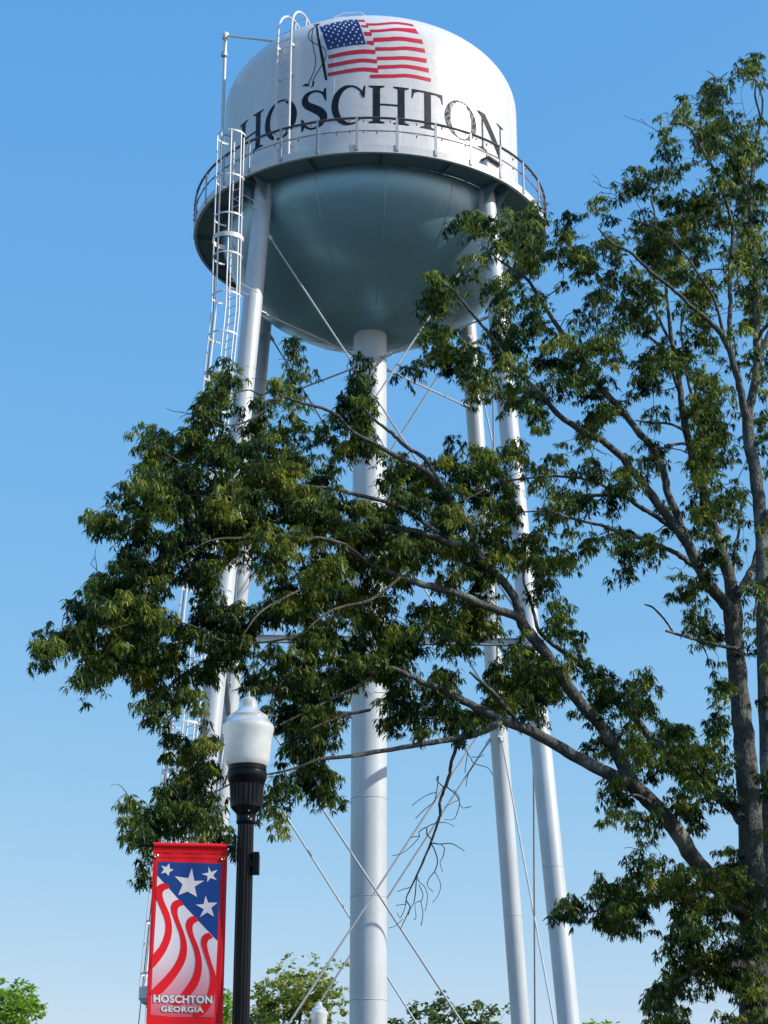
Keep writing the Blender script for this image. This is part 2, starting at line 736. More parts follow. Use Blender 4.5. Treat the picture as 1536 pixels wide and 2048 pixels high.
def stroke_poly(pts, w):
    """outline of a stroke with per-point half width"""
    if not hasattr(w, '__len__'):
        w = [w] * len(pts)
    L, R = [], []
    for i, q in enumerate(pts):
        a = np.array(pts[max(i - 1, 0)], float)
        b = np.array(pts[min(i + 1, len(pts) - 1)], float)
        d = b - a
        d = d / (np.hypot(*d) + 1e-9)
        nn = np.array([-d[1], d[0]])
        L.append(tuple(np.array(q) + nn * w[i]))
        R.append(tuple(np.array(q) - nn * w[i]))
    return L, R


def strip(pts, w, mapper, name, m, parent):
    L, R = stroke_poly(pts, w)
    mb = MB()
    v = [mapper(q) for q in L] + [mapper(((a[0] + b[0]) / 2, (a[1] + b[1]) / 2)) for a, b in zip(L, R)] + [mapper(q) for q in R]
    n = len(L)
    fs = []
    for i in range(n - 1):
        fs.append((i, i + 1, n + i + 1, n + i))
        fs.append((n + i, n + i + 1, 2 * n + i + 1, 2 * n + i))
    mb.add(v, fs)
    return mb.build(name, m, parent, smooth=True, sharp=80)


# --- lettering HOSCHTON round the shell
BASEZ, CAP = 32.87 + EYE, 1.44
H_P = [(0, 0), (.40, 0), (.40, .03), (.29, .07), (.29, .475), (.73, .475), (.73, .07), (.62, .03), (.62, 0), (1.02, 0), (1.02, .03), (.91, .07), (.91, .93), (1.02, .97), (1.02, 1), (.62, 1), (.62, .97), (.73, .93), (.73, .525), (.29, .525), (.29, .93), (.40, .97), (.40, 1), (0, 1), (0, .97), (.11, .93), (.11, .07), (0, .03)]
T_P = [(.22, 0), (.62, 0), (.62, .03), (.51, .07), (.51, .945), (.66, .945), (.77, .90), (.81, .75), (.84, .75), (.83, 1), (.01, 1), (0, .75), (.03, .75), (.07, .90), (.18, .945), (.33, .945), (.33, .07), (.22, .03)]
N_P = [(0, 0), (.33, 0), (.33, .03), (.20, .07), (.20, .78), (.88, -.01), (.945, -.01), (.945, .93), (1.08, .97), (1.08, 1), (.75, 1), (.75, .97), (.885, .93), (.885, .32), (.27, 1), (0, 1), (0, .97), (.14, .86), (.14, .07), (0, .03)]


def cylmap(x0, sx, off=.006):
    def f(q):
        a = x0 + q[0] * sx
        return pol(a, RT + off, BASEZ + q[1] * CAP)
    return f


def theta_of(px, z):
    lo, hi = -80.0, 80.0
    for _ in range(50):
        mid = (lo + hi) / 2
        if to_px(pol(mid, RT, z))[0] < px:
            lo = mid
        else:
            hi = mid
    return lo


word = [('H', 479, 527, 1.02), ('O', 530, 594, .96), ('S', 602.5, 654, .60), ('C', 663, 731.5, .84), ('H', 737, 818, 1.02), ('T', 823, 886, .84), ('O', 889, 952.5, .96), ('N', 955, 1007, 1.08)]
for ch, xa, xb, w in word:
    a0, a1 = theta_of(xa, BASEZ + .7), theta_of(xb, BASEZ + .7)
    sx = (a1 - a0) / w
    mp = cylmap(a0, sx)
    mp2 = cylmap(a0, sx, .009)
    if ch in 'HTN':
        decal({'H': H_P, 'T': T_P, 'N': N_P}[ch], .09, mp, "letter", M['letter'], shell)
    elif ch == 'O':
        mb = MB()
        n = 72
        rings = []
        for q in (0, .34, .67, 1):
            for k in range(n):
                t = 2 * math.pi * k / n
                mb.v.append(tuple(mp((.48 + (.48 - .17 * q) * math.cos(t), .5 + (.525 - .045 * q) * math.sin(t)))))
        for j in range(3):
            for k in range(n):
                k2 = (k + 1) % n
                mb.f.append((j * n + k, (j + 1) * n + k, (j + 1) * n + k2, j * n + k2))
        mb.build("letter", M['letter'], shell, True, 80)
    elif ch == 'C':
        pts, ws = [], []
        for k in range(61):
            t = math.radians(38 + (318 - 38) * k / 60)
            wd = .025 + .062 * max(0, -math.cos(t)) ** .8
            if k > 52:
                wd = max(.012, wd - .002 * (k - 52))
            pts.append((.46 + (.375 + .0 * k) * math.cos(t), .5 + .5 * math.sin(t)))
            ws.append(wd)
        lt = strip(pts, ws, mp, "letter", M['letter'], shell)
        decal([(.835, .995), (.80, .995), (.755, .86), (.70, .80), (.775, .68), (.815, .68)], .07, mp2, "letter_serif", M['letter'], shell)
    else:
        cl = [(.545, .76, .012), (.50, .89, .022), (.40, .97, .026), (.27, .99, .032), (.13, .93, .058), (.085, .79, .078), (.14, .66, .088), (.30, .535, .10), (.45, .41, .10), (.525, .26, .085), (.47, .10, .06), (.34, .012, .032), (.21, .018, .026), (.09, .13, .028), (.05, .28, .012)]
        c2 = catmull(cl, 5)
        strip([(q[0], q[1]) for q in c2], [q[2] for q in c2], mp, "letter", M['letter'], shell)
        decal([(.575, 1.03), (.545, 1.03), (.50, .93), (.53, .80), (.555, .69), (.585, .69)], .07, mp2, "letter_serif", M['letter'], shell)
        decal([(.0, .31), (.03, .31), (.055, .2), (.09, .09), (.045, -.02), (.01, -.02)], .07, mp2, "letter_serif", M['letter'], shell)


# --- flag painted above the lettering (traced in an enlarged view: origin 600,20, scale 5.4857)
def fl(q):
    return 600 + q[0] / 5.4857, 20 + q[1] / 5.4857


def flagmap(off):
    def f(q):
        h = tank_hit(*fl(q))
        return h[0] + h[1] * off
    return f


f1, f2 = flagmap(.006), flagmap(.010)
canton = decal([(212, 185), (370, 140), (530, 107), (630, 105), (655, 160), (690, 260), (725, 376), (600, 384), (460, 403), (303, 440), (285, 380), (255, 290), (230, 225)], 40, f1, "flag_canton", M['fblue'], shell)
stripes = [
    ([(310, 500), (430, 470), (560, 445), (700, 432), (828, 440)], [(312, 537), (430, 512), (560, 490), (720, 478), (828, 483)]),
    ([(308, 592), (430, 570), (560, 545), (700, 532), (848, 545)], [(308, 637), (430, 612), (560, 588), (700, 572), (846, 586)]),
    ([(303, 690), (430, 668), (560, 643), (700, 630), (858, 640)], [(303, 730), (430, 705), (560, 685), (700, 672), (858, 690)]),
    ([(637, 106), (705, 108)], [(647, 130), (716, 132)]),
    ([(668, 164), (745, 171)], [(681, 189), (752, 193)]),
    ([(698, 239), (785, 243)], [(710, 280), (790, 284)]),
    ([(729, 337), (812, 339)], [(738, 375), (812, 388)]),
    ([(722, 146), (850, 146), (1050, 131), (1230, 155)], [(730, 172), (850, 170), (1060, 155), (1255, 183)]),
    ([(765, 217), (900, 212), (1060, 196), (1265, 205)], [(775, 245), (900, 240), (1080, 230), (1305, 264)]),
    ([(805, 305), (950, 300), (1100, 293), (1338, 325)], [(808, 352), (950, 345), (1120, 338), (1352, 374)]),
    ([(826, 408), (1000, 408), (1180, 400), (1365, 425)], [(826, 448), (1000, 445), (1180, 440), (1375, 472)]),
    ([(843, 513), (1000, 510), (1180, 508), (1388, 533)], [(845, 550), (1000, 548), (1180, 548), (1390, 582)]),
    ([(852, 608), (1000, 603), (1180, 600), (1412, 640)], [(855, 650), (1000, 642), (1180, 640), (1412, 688)]),
    ([(768, 722), (785, 709), (1000, 706), (1200, 703), (1437, 750)], [(768, 736), (790, 748), (1000, 745), (1200, 742), (1435, 790)]),
]
for top, bot in stripes:
    t2 = catmull(top, 5) if len(top) > 2 else top
    b2 = catmull(bot, 5) if len(bot) > 2 else bot
    decal([tuple(q) for q in t2] + [tuple(q) for q in b2[::-1]], 45, f1, "flag_stripe", M['fred'], shell)
stars = [(250, 181), (322, 163), (388, 149), (456, 132), (525, 121), (590, 117), (291, 192), (371, 175), (438, 158), (500, 147), (569, 142), (611, 165), (270, 222), (340, 201), (412, 186), (481, 172), (541, 165), (588, 192), (316, 235), (386, 215), (458, 200), (512, 190), (576, 216), (635, 213), (289, 274), (363, 250), (430, 234), (500, 224), (618, 243), (341, 290), (415, 271), (482, 260), (553, 248), (600, 283), (664, 278), (315, 337), (393, 321), (461, 308), (533, 293), (644, 313), (357, 359), (434, 344), (506, 330), (575, 320), (622, 355), (681, 352), (341, 407), (415, 391), (484, 378), (553, 366)]
mb = MB()
for sx_, sy_ in stars:
    vs = [f2((sx_, sy_))]
    for k in range(10):
        r = 11 if k % 2 == 0 else 6.5
        a = -math.pi / 2 + k * math.pi / 5
        vs.append(f2((sx_ + r * math.cos(a), sy_ + r * math.sin(a))))
    mb.add(vs, [(0, 1 + (k + 1) % 10, 1 + k) for k in range(10)])
so = mb.build("flag_star_field", M['fwhite'], canton)
so["kind"] = "stuff"
decal([(155, 155), (215, 150), (212, 162), (195, 172), (212, 300), (257, 500), (303, 768), (275, 772), (230, 540), (195, 350), (172, 180), (158, 172)], 40, f1, "painted_flagpole", M['letter'], shell)
for line in ([(170, 185), (110, 230), (92, 290), (120, 340), (200, 385), (260, 415), (285, 470), (275, 540), (230, 620), (160, 740), (145, 775)], [(150, 195), (130, 300), (150, 420), (172, 530), (160, 650), (115, 760), (92, 815)]):
    strip([tuple(q) for q in catmull(line, 5)], 4.0, f2, "painted_rope", M['letter'], shell)
decal([(18, 840), (60, 808), (108, 818), (95, 840), (50, 836)], 30, f1, "painted_rope_end", M['letter'], shell)
decal([(140, 772), (160, 790), (148, 840), (108, 853), (132, 830)], 30, f1, "painted_rope_end", M['letter'], shell)

# --- balcony
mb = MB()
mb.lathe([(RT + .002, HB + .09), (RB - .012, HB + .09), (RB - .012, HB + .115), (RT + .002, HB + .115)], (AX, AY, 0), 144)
balc = part(mb, "balcony_floor", M['deck_shaded'], smooth=False)
mb = MB()
mb.lathe([(RB - .01, HB), (RB, HB), (RB, HB + .27), (RB - .01, HB + .27), (RB - .01, HB)], (AX, AY, 0), 144)
part(mb, "fascia", M['rail'], balc, sharp=30)
mb = MB()
mb.lathe([(RB - .10, HB + .002), (RB - .011, HB + .002), (RB - .011, HB + .012), (RB - .10, HB + .012), (RB - .10, HB + .002)], (AX, AY, 0), 144)
part(mb, "edge_flange", M['rail'], balc, sharp=30)
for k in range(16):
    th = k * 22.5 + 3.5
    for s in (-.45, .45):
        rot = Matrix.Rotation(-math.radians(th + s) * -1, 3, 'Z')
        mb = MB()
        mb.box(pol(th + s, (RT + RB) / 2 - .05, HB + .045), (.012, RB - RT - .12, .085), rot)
        part(mb, "floor_joint", M['deck_shaded'], balc, smooth=False)
# railing
RAILH = 1.07
mb = MB()
mb.tube([pol(a, RB - .02, HB + .2 + RAILH) for a in range(0, 363, 3)], .043, 8, caps=False)
rail = part(mb, "top_rail", M['railtop'])
mb = MB()
mb.tube([pol(a, RB - .02, HB + .2 + RAILH * .56) for a in range(0, 363, 3)], .022, 6, caps=False)
part(mb, "mid_rail", M['post_shaded'], rail)
for k in range(30):
    th = -3.7 + 12 * k
    mb = MB()
    rot = Matrix.Rotation(math.radians(th), 3, 'Z')
    mb.box(pol(th, RB + .018, HB + .2 + RAILH / 2 - .06), (.075, .035, RAILH + .1), rot)
    mb.box(pol(th, RB + .012, HB + .15), (.11, .02, .18), rot)
    part(mb, "railing_post", M['post_shaded'], rail, smooth=False)

# --- riser
mb = MB()
zt = BOWLZ - BOWLC * math.sqrt(1 - (RISR / RT) ** 2) + .05
mb.lathe([(RISR, .25), (RISR, zt - .03), (RISR + .03, zt - .028), (RISR + .03, zt + .03)], (AX, AY, 0), 64)
riser = part(mb, "riser_pipe", M['leg'])
for yy in (717, 1000, 1280, 1592, 1790, 1998):
    z = P(735, yy, AY - RISR).z
    mb = MB()
    mb.tube([pol(a, RISR - .002, z) for a in range(0, 370, 10)], .013, 5, caps=False)
    part(mb, "weld_seam", M['seam'], riser)
mb = MB()
mb.lathe([(1.1, 0), (1.1, .35), (1.05, .4), (0.2, .4)], (AX, AY, 0), 48)
part(mb, "footing", M['concrete'], riser)

# --- legs, struts, rods
legs = {}
for nm, ang in LEGS.items():
    mb = MB()
    mb.tube([leg_pt(ang, z) for z in (.35, 8, 16, 24, HB + .08)], LEGR, 40)
    lg = part(mb, "leg", M['leg'])
    legs[nm] = lg
    for z in (4.1, 10.2, 20.4, 26.0):
        c = leg_pt(ang, z)
        mb = MB()
        mb.tube([c + Vector((math.cos(a) * (LEGR - .002), math.sin(a) * (LEGR - .002), 0)) for a in np.linspace(0, 2 * math.pi, 37)], .010, 5, caps=False)
        part(mb, "weld_seam", M['seam'], lg)
    mb = MB()
    c = leg_pt(ang, 0)
    mb.lathe([(.75, 0), (.75, .3), (.7, .36), (.1, .36)], (c.x, c.y, 0), 32)
    part(mb, "footing", M['concrete'], lg)
    # knee plates under the balcony
    th = ang + DL
    for s in (-3.2, 3.2):
        a_ = pol(th + s, R0 + .15, HB + .07)
        b_ = pol(th + s * .9, RB - .12, HB + .07)
        c_ = pol(th + s, R0 + .22, HB - .62)
        off = Vector((math.cos(math.radians(th)), math.sin(math.radians(th)), 0)) * .01
        mb = MB()
        mb.add([a_ - off, b_ - off, c_ - off, a_ + off, b_ + off, c_ + off], [(0, 1, 2), (5, 4, 3), (0, 3, 4, 1), (1, 4, 5, 2), (2, 5, 3, 0)])
        part(mb, "knee_plate", M['bowl'], lg, smooth=False)

order = ['FL', 'FR', 'RR', 'RL']


def clevis(p, d, lg, s=1.0):
    d = d.normalized()
    q = d.to_track_quat('Z', 'X').to_matrix()
    mb = MB()
    mb.box(p + d * .16 * s, (.05 * s, .20 * s, .40 * s), q)
    mb.box(p + d * .42 * s, (.10 * s, .10 * s, .22 * s), q)
    part(mb, "clevis", M['rail'], lg, smooth=False)


def leg_z_at(ang, y):
    lo, hi = 0.0, HB
    for _ in range(50):
        m_ = (lo + hi) / 2
        if to_px(leg_pt(ang, m_))[1] > y:
            lo = m_
        else:
            hi = m_
    return lo


ZTOP = leg_z_at(-45, 447)
for i in range(4):
    A_, B_ = order[i], order[(i + 1) % 4]
    aA, aB = LEGS[A_], LEGS[B_]
    # strut: I-section of web and two flanges
    p0, p1 = leg_pt(aA, HSTRUT), leg_pt(aB, HSTRUT)
    d = (p1 - p0)
    L_ = d.length
    rot = Matrix.Rotation(math.atan2(d.y, d.x), 3, 'Z')
    mb = MB()
    mid = (p0 + p1) / 2
    mb.box(mid, (L_ - .5, .014, .19), rot)
    mb.box(mid + Vector((0, 0, .102)), (L_ - .5, .17, .014), rot)
    mb.box(mid - Vector((0, 0, .102)), (L_ - .5, .17, .014), rot)
    part(mb, "strut", M['rod'], smooth=False)
    for (z0, z1) in ((ZTOP, HSTRUT + .35), (HSTRUT - .35, .9)):
        for (s, e) in ((aA, aB), (aB, aA)):
            q0, q1 = leg_pt(s, z0), leg_pt(e, z1)
            dd = (q1 - q0).normalized()
            off = Vector((dd.y, -dd.x, 0)).normalized() * (.04 if s == aA else -.04)
            mb = MB()
            mb.tube([q0 + dd * .3 + off, q1 - dd * .3 + off], .031, 8)
            part(mb, "brace_rod", M['rod'])
            clevis(q0 + dd * .22 + off, dd, legs[A_ if s == aA else B_])
            clevis(q1 - dd * .22 + off, -dd, legs[B_ if s == aA else A_])
for nm, ang in LEGS.items():
    q0 = pol(ang + DL, RISR, HRAD)
    q1 = leg_pt(ang, HRAD)
    dd = (q1 - q0).normalized()
    mb = MB()
    mb.tube([q0 + dd * .05, q1 - dd * .1], .033, 8)
    part(mb, "spider_rod", M['rod'])
    clevis(q0, dd, riser, .8)
    clevis(q1 - dd * LEGR, -dd, legs[nm], .8)


# --- ladder with cage outside the front left leg
LA = LEGS['FL'] + DL + 2.6
LOFF = 1.02


def lad(z, dr=0.0, dt=0.0):
    """point beside the leg: dr further out along the radius, dt sideways"""
    r = R0 + BAT * (HB - min(z, HB - 5.3)) + LOFF + dr
    a = math.radians(LA)
    return Vector((AX + r * math.sin(a) + dt * math.cos(a), AY - r * math.cos(a) + dt * math.sin(a), z))


ZL0, ZL1 = 5.2, HB + 1.05
mb = MB()
for s in (-.22, .22):
    mb.tube([lad(ZL0, 0, s), lad(HB - 5.3, 0, s), lad(ZL1, 0, s)], .03, 6)
ladder = part(mb, "ladder", M['white'])
cr = .47
nz = int((ZL1 - ZL0) / .3)
mb = MB()
z = ZL0 + .15
base = lad(z, 0, 0)
mb.tube([lad(z, 0, -.22), lad(z, 0, .22)], .014, 6)
rung0 = part(mb, "rung", M['white'], ladder)
for k in range(1, nz):
    zz = z + .3 * k
    copy_part(rung0, ladder, lad(zz) - base)
zc0 = P(285, 1985, 52.5).z
hz = [zc0 + .35 + 1.4 * k for k in range(24)]
hz = [q for q in hz if q < HB + .5] + [HB + 1.0]


def hoop(z, w=.06, r=cr, th=.012):
    mb = MB()
    n = 30
    vs, fs = [], []
    for k in range(n + 1):
        a = math.radians(-215 + 250 * k / n - 0)
        for (rr, dz) in ((r, -w / 2), (r, w / 2), (r - th, w / 2), (r - th, -w / 2)):
            vs.append(lad(z + dz, .36 - rr * math.sin(a), rr * math.cos(a)))
    for k in range(n):
        for j in range(4):
            j2 = (j + 1) % 4
            fs.append((k * 4 + j, k * 4 + j2, (k + 1) * 4 + j2, (k + 1) * 4 + j))
    mb.add(vs, fs)
    return mb


for z in hz:
    part(hoop(z), "cage_hoop", M['white'], ladder, sharp=30)
for z in [q + .62 for q in hz[4:-2:6]]:
    part(hoop(z, .16, cr + .03), "cage_bracket_band", M['white'], ladder, sharp=30)
for a in (-90, -45, 0, 180, -135):
    an = math.radians(a)
    mb = MB()
    dr, dt = .36 - (cr - .018) * math.sin(an), (cr - .018) * math.cos(an)
    mb.tube([lad(q, dr, dt) for q in (zc0, 12, 20, HB - 5.3, ZL1)], .021, 4)
    part(mb, "cage_strap", M['white'], ladder)
for k in range(9):
    z = ZL0 + 1 + k * 3.2
    if z > HB - .5:
        break
    for s in (-.22, .22):
        mb = MB()
        mb.tube([lad(z, 0, s), lad(z, -LOFF + LEGR - .03 - (BAT * max(0, z - HB + 5.3)), s * .8)], .02, 4)
        part(mb, "ladder_bracket", M['white'], ladder)
# safety guard at the foot of the cage
mb = MB()
gc = lad(zc0, .36, 0)
mb.lathe([(.12, -.62), (.16, -.58), (.27, -.52), (.27, -.47), (.40, -.40), (.42, -.36), (.47, -.30), (.47, .0), (.46, .0), (.46, -.30)], gc + Vector((0, 0, .0)), 32)
part(mb, "cage_foot_guard", M['rail'], ladder, sharp=30)
# power conduit strapped up beside the cage
mb = MB()
mb.tube([lad(q, .30, -.62) for q in (1.0, 14, HB - 5.3, HB - .4)], .014, 5)
part(mb, "conduit", M['roddark'], ladder)

# --- ladder over the roof edge
t_l, t_r = theta_of(560, BASEZ + .9), theta_of(586, BASEZ + .9)


def over(th):
    pts = [pol(th, RT + .22, HB + .12), pol(th, RT + .22, HB + 2.5), pol(th, RT + .22, HS - .2), pol(th, RT + .2, HS + .7)]
    for k in range(1, 11):
        a = math.radians(15 * k)
        pts.append(pol(th, RT + .2 - .75 * (1 - math.cos(a)), HS + .7 + 1.0 * math.sin(a)))
    r_end = RT - 1.55
    pts.append(pol(th, r_end, HS + ROOF * math.sqrt(1 - (r_end / RT) ** 2)))
    return pts


mb = MB()
oL, oR = over(t_l), over(t_r)
mb.tube(oL, .042, 8)
mb.tube(oR, .042, 8)
roofl = part(mb, "roof_ladder", M['white'])
for k in range(22):
    z = HB + .45 + .3 * k
    if z > HS + .6:
        break
    mb = MB()
    mb.tube([pol(t_l, RT + .22, z), pol(t_r, RT + .22, z)], .013, 6)
    part(mb, "rung", M['white'], roofl)
for z in (HB + 1.2, HB + 3.9, HS + .1):
    for th in (t_l, t_r):
        mb = MB()
        mb.box(pol(th, RT + .10, z), (.05, .26, .09), Matrix.Rotation(math.radians(th), 3, 'Z'))
        part(mb, "standoff", M['white'], roofl, smooth=False)
for j in (8, 10):
    mb = MB()
    mb.tube([oL[j], oR[j]], .02, 6)
    part(mb, "rung", M['white'], roofl)
for th in (t_l, t_r):
    r_ = RT - .75
    mb = MB()
    zr = HS + ROOF * math.sqrt(1 - (r_ / RT) ** 2)
    mb.tube([pol(th, r_, zr - .02), pol(th, r_, HS + 1.66)], .025, 6)
    part(mb, "standoff", M['white'], roofl)

# --- level-gauge pipe at the side with its arm to the roof
thp = -68.0
rp = RT + .30
ztop = P(458, 70, AY - rp * math.cos(math.radians(thp))).z
base_p = pol(thp, rp, 0)
mb = MB()
mb.tube([pol(thp, rp, HB + .1), pol(thp, rp, ztop)], .062, 10)
pipe = part(mb, "gauge_pipe", M['white'])
h = tank_hit(527, 90)
end = h[0] if h else pol(-45, 4.6, HS + 1.2)
mb = MB()
topp = pol(thp, rp, ztop - .03)
mb.tube([topp, topp + (end - topp) * .78], .045, 8)
mb.tube([topp + (end - topp) * .76, end], .06, 8)
part(mb, "pipe_arm", M['white'], pipe)
mb = MB()
mb.lathe([(.0, -.16), (.11, -.14), (.13, 0), (.10, .10), (.0, .13)], topp, 12)
part(mb, "pulley_housing", M['white'], pipe)
mb = MB()
mb.lathe([(.0, -.10), (.11, -.08), (.11, .08), (.0, .10)], pol(thp + .6, rp + .05, ztop - .85), 12)
part(mb, "pipe_clamp", M['white'], pipe)
for z in (HB + 3.2, HB + 1.0):
    mb = MB()
    mb.box(pol(thp, RT + .15, z), (.06, .32, .10), Matrix.Rotation(math.radians(thp), 3, 'Z'))
    part(mb, "pipe_bracket", M['white'], pipe, smooth=False)

# --- roof hatch
h = tank_hit(672, 36)
hp = (h[0] if h else pol(-12, 3.9, HS + 1.7)) + Vector((.1, .45, -.02))
mb = MB()
mb.box(hp, (1.15, .9, .26))
mb.box(hp + Vector((.12, 0, .18)), (.75, .6, .10))
mb.tube([hp + Vector((-.55, -.45, .1)), hp + Vector((-.2, -.45, .28)), hp + Vector((.4, -.45, .3)), hp + Vector((.62, -.45, .1))], .02, 6)
part(mb, "roof_hatch", M['white'], smooth=False)
# --- shell manway near the last letter
thm = theta_of(976, HB + 1.0)
mb = MB()
rotm = Matrix.Rotation(math.radians(thm), 3, 'Z')
mb.box(pol(thm, RT + .10, HB + .65), (.62, .22, 1.05), rotm)
man = part(mb, "equipment_box", M['tank'], smooth=False)
mb = MB()
mb.box(pol(thm, RT + .16, HB + 1.20), (.74, .36, .05), rotm)
part(mb, "box_hood", M['railtop'], man, smooth=False)

# --- string lights wound along the railing
lights = thing("string_lights", (AX, AY, HB + .8), "string of small coloured bulbs wound along the tower balcony railing", "string lights")
rng = random.Random(5)
mb = MB()
bulbs = MB()
for k in range(30):
    t0 = -3.7 + 12 * k
    hi, lo = HB + .2 + RAILH - .05, HB + .2 + RAILH * .56 - .02
    for (za, zb, sag) in ((hi, hi, .10), (lo, lo, .06)):
        pts = []
        for j in range(7):
            u = j / 6
            pts.append(pol(t0 + 12 * u, RB + .03, za + (zb - za) * u - sag * rng.uniform(.6, 1.4) * math.sin(math.pi * u)))
        mb.tube(pts, .006, 4, caps=False)
        for j in (1, 3, 5):
            if rng.random() < .7:
                bulbs.lathe([(.0, -.10), (.022, -.075), (.026, -.045), (.014, -.01), (.0, .0)], pts[j], 6)
mb.build("wire", M['wire'], lights)
bo = bulbs.build("bulbs", M['bulb'], lights)
bo["kind"] = "stuff"

# ------------------------------------------------------------------ street lamps
LY = 15.0


def lamp(name, px_x, Y, base_scale, label, y_ref, full=True):
    """lamp whose globe tip stands at photo pixel (px_x, y_ref)"""
    tip = P(px_x, y_ref, Y)
    X = tip.x
    root = thing(name, (X, Y, 0), label, "street lamp", "acorn street lamps")
    k = base_scale          # metres per unit of the enlarged tracing

    def zz(v):
        return tip.z - (v - 65) * k * 1.035

    mb = MB()
    mb.lathe([(r * k, zz(v)) for r, v in ((0, 65), (7, 85), (12, 120), (16, 148), (30, 152))], (X, Y, 0), 16)
    part(mb, "finial", M['globecap'], root)
    mb = MB()
    cap = [(4, 148), (40, 153), (72, 170), (92, 195), (106, 232), (112, 270), (120, 300), (150, 333), (200, 368), (242, 396), (252, 402), (253, 440), (256, 446), (286, 476), (312, 500), (324, 520)]
    mb.lathe([(r * k, zz(v)) for r, v in cap], (X, Y, 0), 64)
    part(mb, "globe_cap", M['globecap'], root, sharp=25)
    mb = MB()
    bod = [(322, 520.5), (329, 545), (328, 572), (318, 610), (304, 670), (295, 740), (289, 830), (284, 900), (278, 960), (266, 1000), (248, 1026)]
    mb.lathe([(r * k, zz(v)) for r, v in bod], (X, Y, 0), 64)
    part(mb, "globe", M['globe'], root, sharp=25)
    mb = MB()
    mb.lathe([(r * k, zz(v)) for r, v in ((0, 560), (60, 565), (85, 640), (90, 900), (120, 1010))], (X, Y, 0), 24)
    part(mb, "refractor", M['refractor'], root)
    mb = MB()
    fit = [(120, 1012), (236, 1010), (243, 1014), (243, 1082), (236, 1086), (236, 1092), (250, 1100), (254, 1128), (252, 1165), (240, 1205), (222, 1240)]
    mb.lathe([(r * k, zz(v)) for r, v in fit], (X, Y, 0), 48)
    fitter = part(mb, "fitter_collar", M['black'], root, sharp=30)
    mb = MB()
    mb.lathe([(r * k, zz(v)) for r, v in ((221, 1240), (218, 1262), (208, 1400), (203, 1500), (196, 1530))], (X, Y, 0), 48, flute=(1, 3, .06))
    part(mb, "fluted_cup", M['black'], root, sharp=20)
    mb = MB()
    mb.lathe([(r * k, zz(v)) for r, v in ((196, 1530), (175, 1560), (140, 1592), (122, 1620), (118, 1680), (122, 1690), (124, 1710), (116, 1728), (104, 1740))], (X, Y, 0), 48)
    part(mb, "neck", M['black'], root, sharp=30)
    mb = MB()
    n = 32
    mb.lathe([(101 * k, zz(1740)), (104 * k, zz(2600)), (112 * k, 1.0)], (X, Y, 0), n, flute=(0, 2, .07))
    part(mb, "pole", M['black'], root, sharp=20)
    mb = MB()
    mb.lathe([(.25, .0), (.25, .16), (.22, .2), (.20, .42), (.17, .5), (.155, .85), (.13, .92), (.12, 1.02), (.085, 1.06)], (X, Y, 0), 32)
    part(mb, "base", M['black'], root, sharp=30)
    for v in (1592, 1662):
        mb = MB()
        r = (140 if v == 1592 else 119) * k
        mb.lathe([(0, -.004), (.006, -.003), (.006, .006)], (X + .3 * r, Y - .95 * r, zz(v)), 8)
        part(mb, "bolt", M['rail'], root)
    return root, X, tip


lampA, LX, LTIP = lamp("street_lamp", 498.5, LY, 1 / 6.206 / 248, "black fluted street lamp with acorn globe, close up beside the red banner", 1380)
lampB, _, _ = lamp("street_lamp", 638.5, 46.0, 1 / 6.206 / 248, "distant acorn street lamp whose globe tops out before the olive-leaved tree", 1998)

# outlet box, photo-cell plate and banner arms on the near lamp
def lz(y):
    return P(490, y, LY).z


mb = MB()
bx = P(512, 1727, LY - .02)
mb.box(bx, (.05, .09, .175))
mb.box(bx + Vector((.018, -.0, -.005)), (.02, .11, .15))
mb.box(bx + Vector((-.03, 0, .0)), (.04, .05, .05))
part(mb, "outlet_box", M['black'], lampA, smooth=False)
for yy in (1697, 2085):
    mb = MB()
    c = Vector((LX - .082, LY, lz(yy)))
    mb.box(c, (.02, .05, .22))
    mb.tube([c + Vector((-.01, 0, 0)), c + Vector((-.045, 0, 0))], .02, 10)
    part(mb, "banner_bracket", M['black'], lampA, smooth=False)

# ------------------------------------------------------------------ banner
BYAW = math.radians(6.5)
bn_o = Vector((LX - .085, LY, lz(1693)))
bx_dir = Vector((-math.cos(BYAW), -math.sin(BYAW), 0))    # along the arm, away from the pole
bn_n = Vector((math.sin(BYAW), -math.cos(BYAW), 0))       # facing the photographer


def ban_hit(x, y):
    o = Vector((0, 0, EYE))
    d = ray(x, y)
    t = (bn_o - o).dot(bn_n) / d.dot(bn_n)
    p = o + d * t
    q = p - bn_o
    return q.dot(bx_dir), q.z        # metres along the arm, metres below the arm (negative)


def ban_pt(u, v, off=0.0):
    bulge = .013 * math.sin(u * 9 + 1.0) * min(1, max(0, -v * 2)) + .009 * math.sin(v * 5.5 + u * 4) + .0035 * math.sin(u * 31 + v * 6) * math.exp(v * 2.2)
    return bn_o + bx_dir * u + Vector((0, 0, v)) + bn_n * (bulge + off)


def bz(q):
    return 280 + q[0] / 5.146, 1650 + q[1] / 5.146


def banmap(off):
    def f(q):
        u, v = ban_hit(*bz(q))
        return ban_pt(u, v, off)
    return f


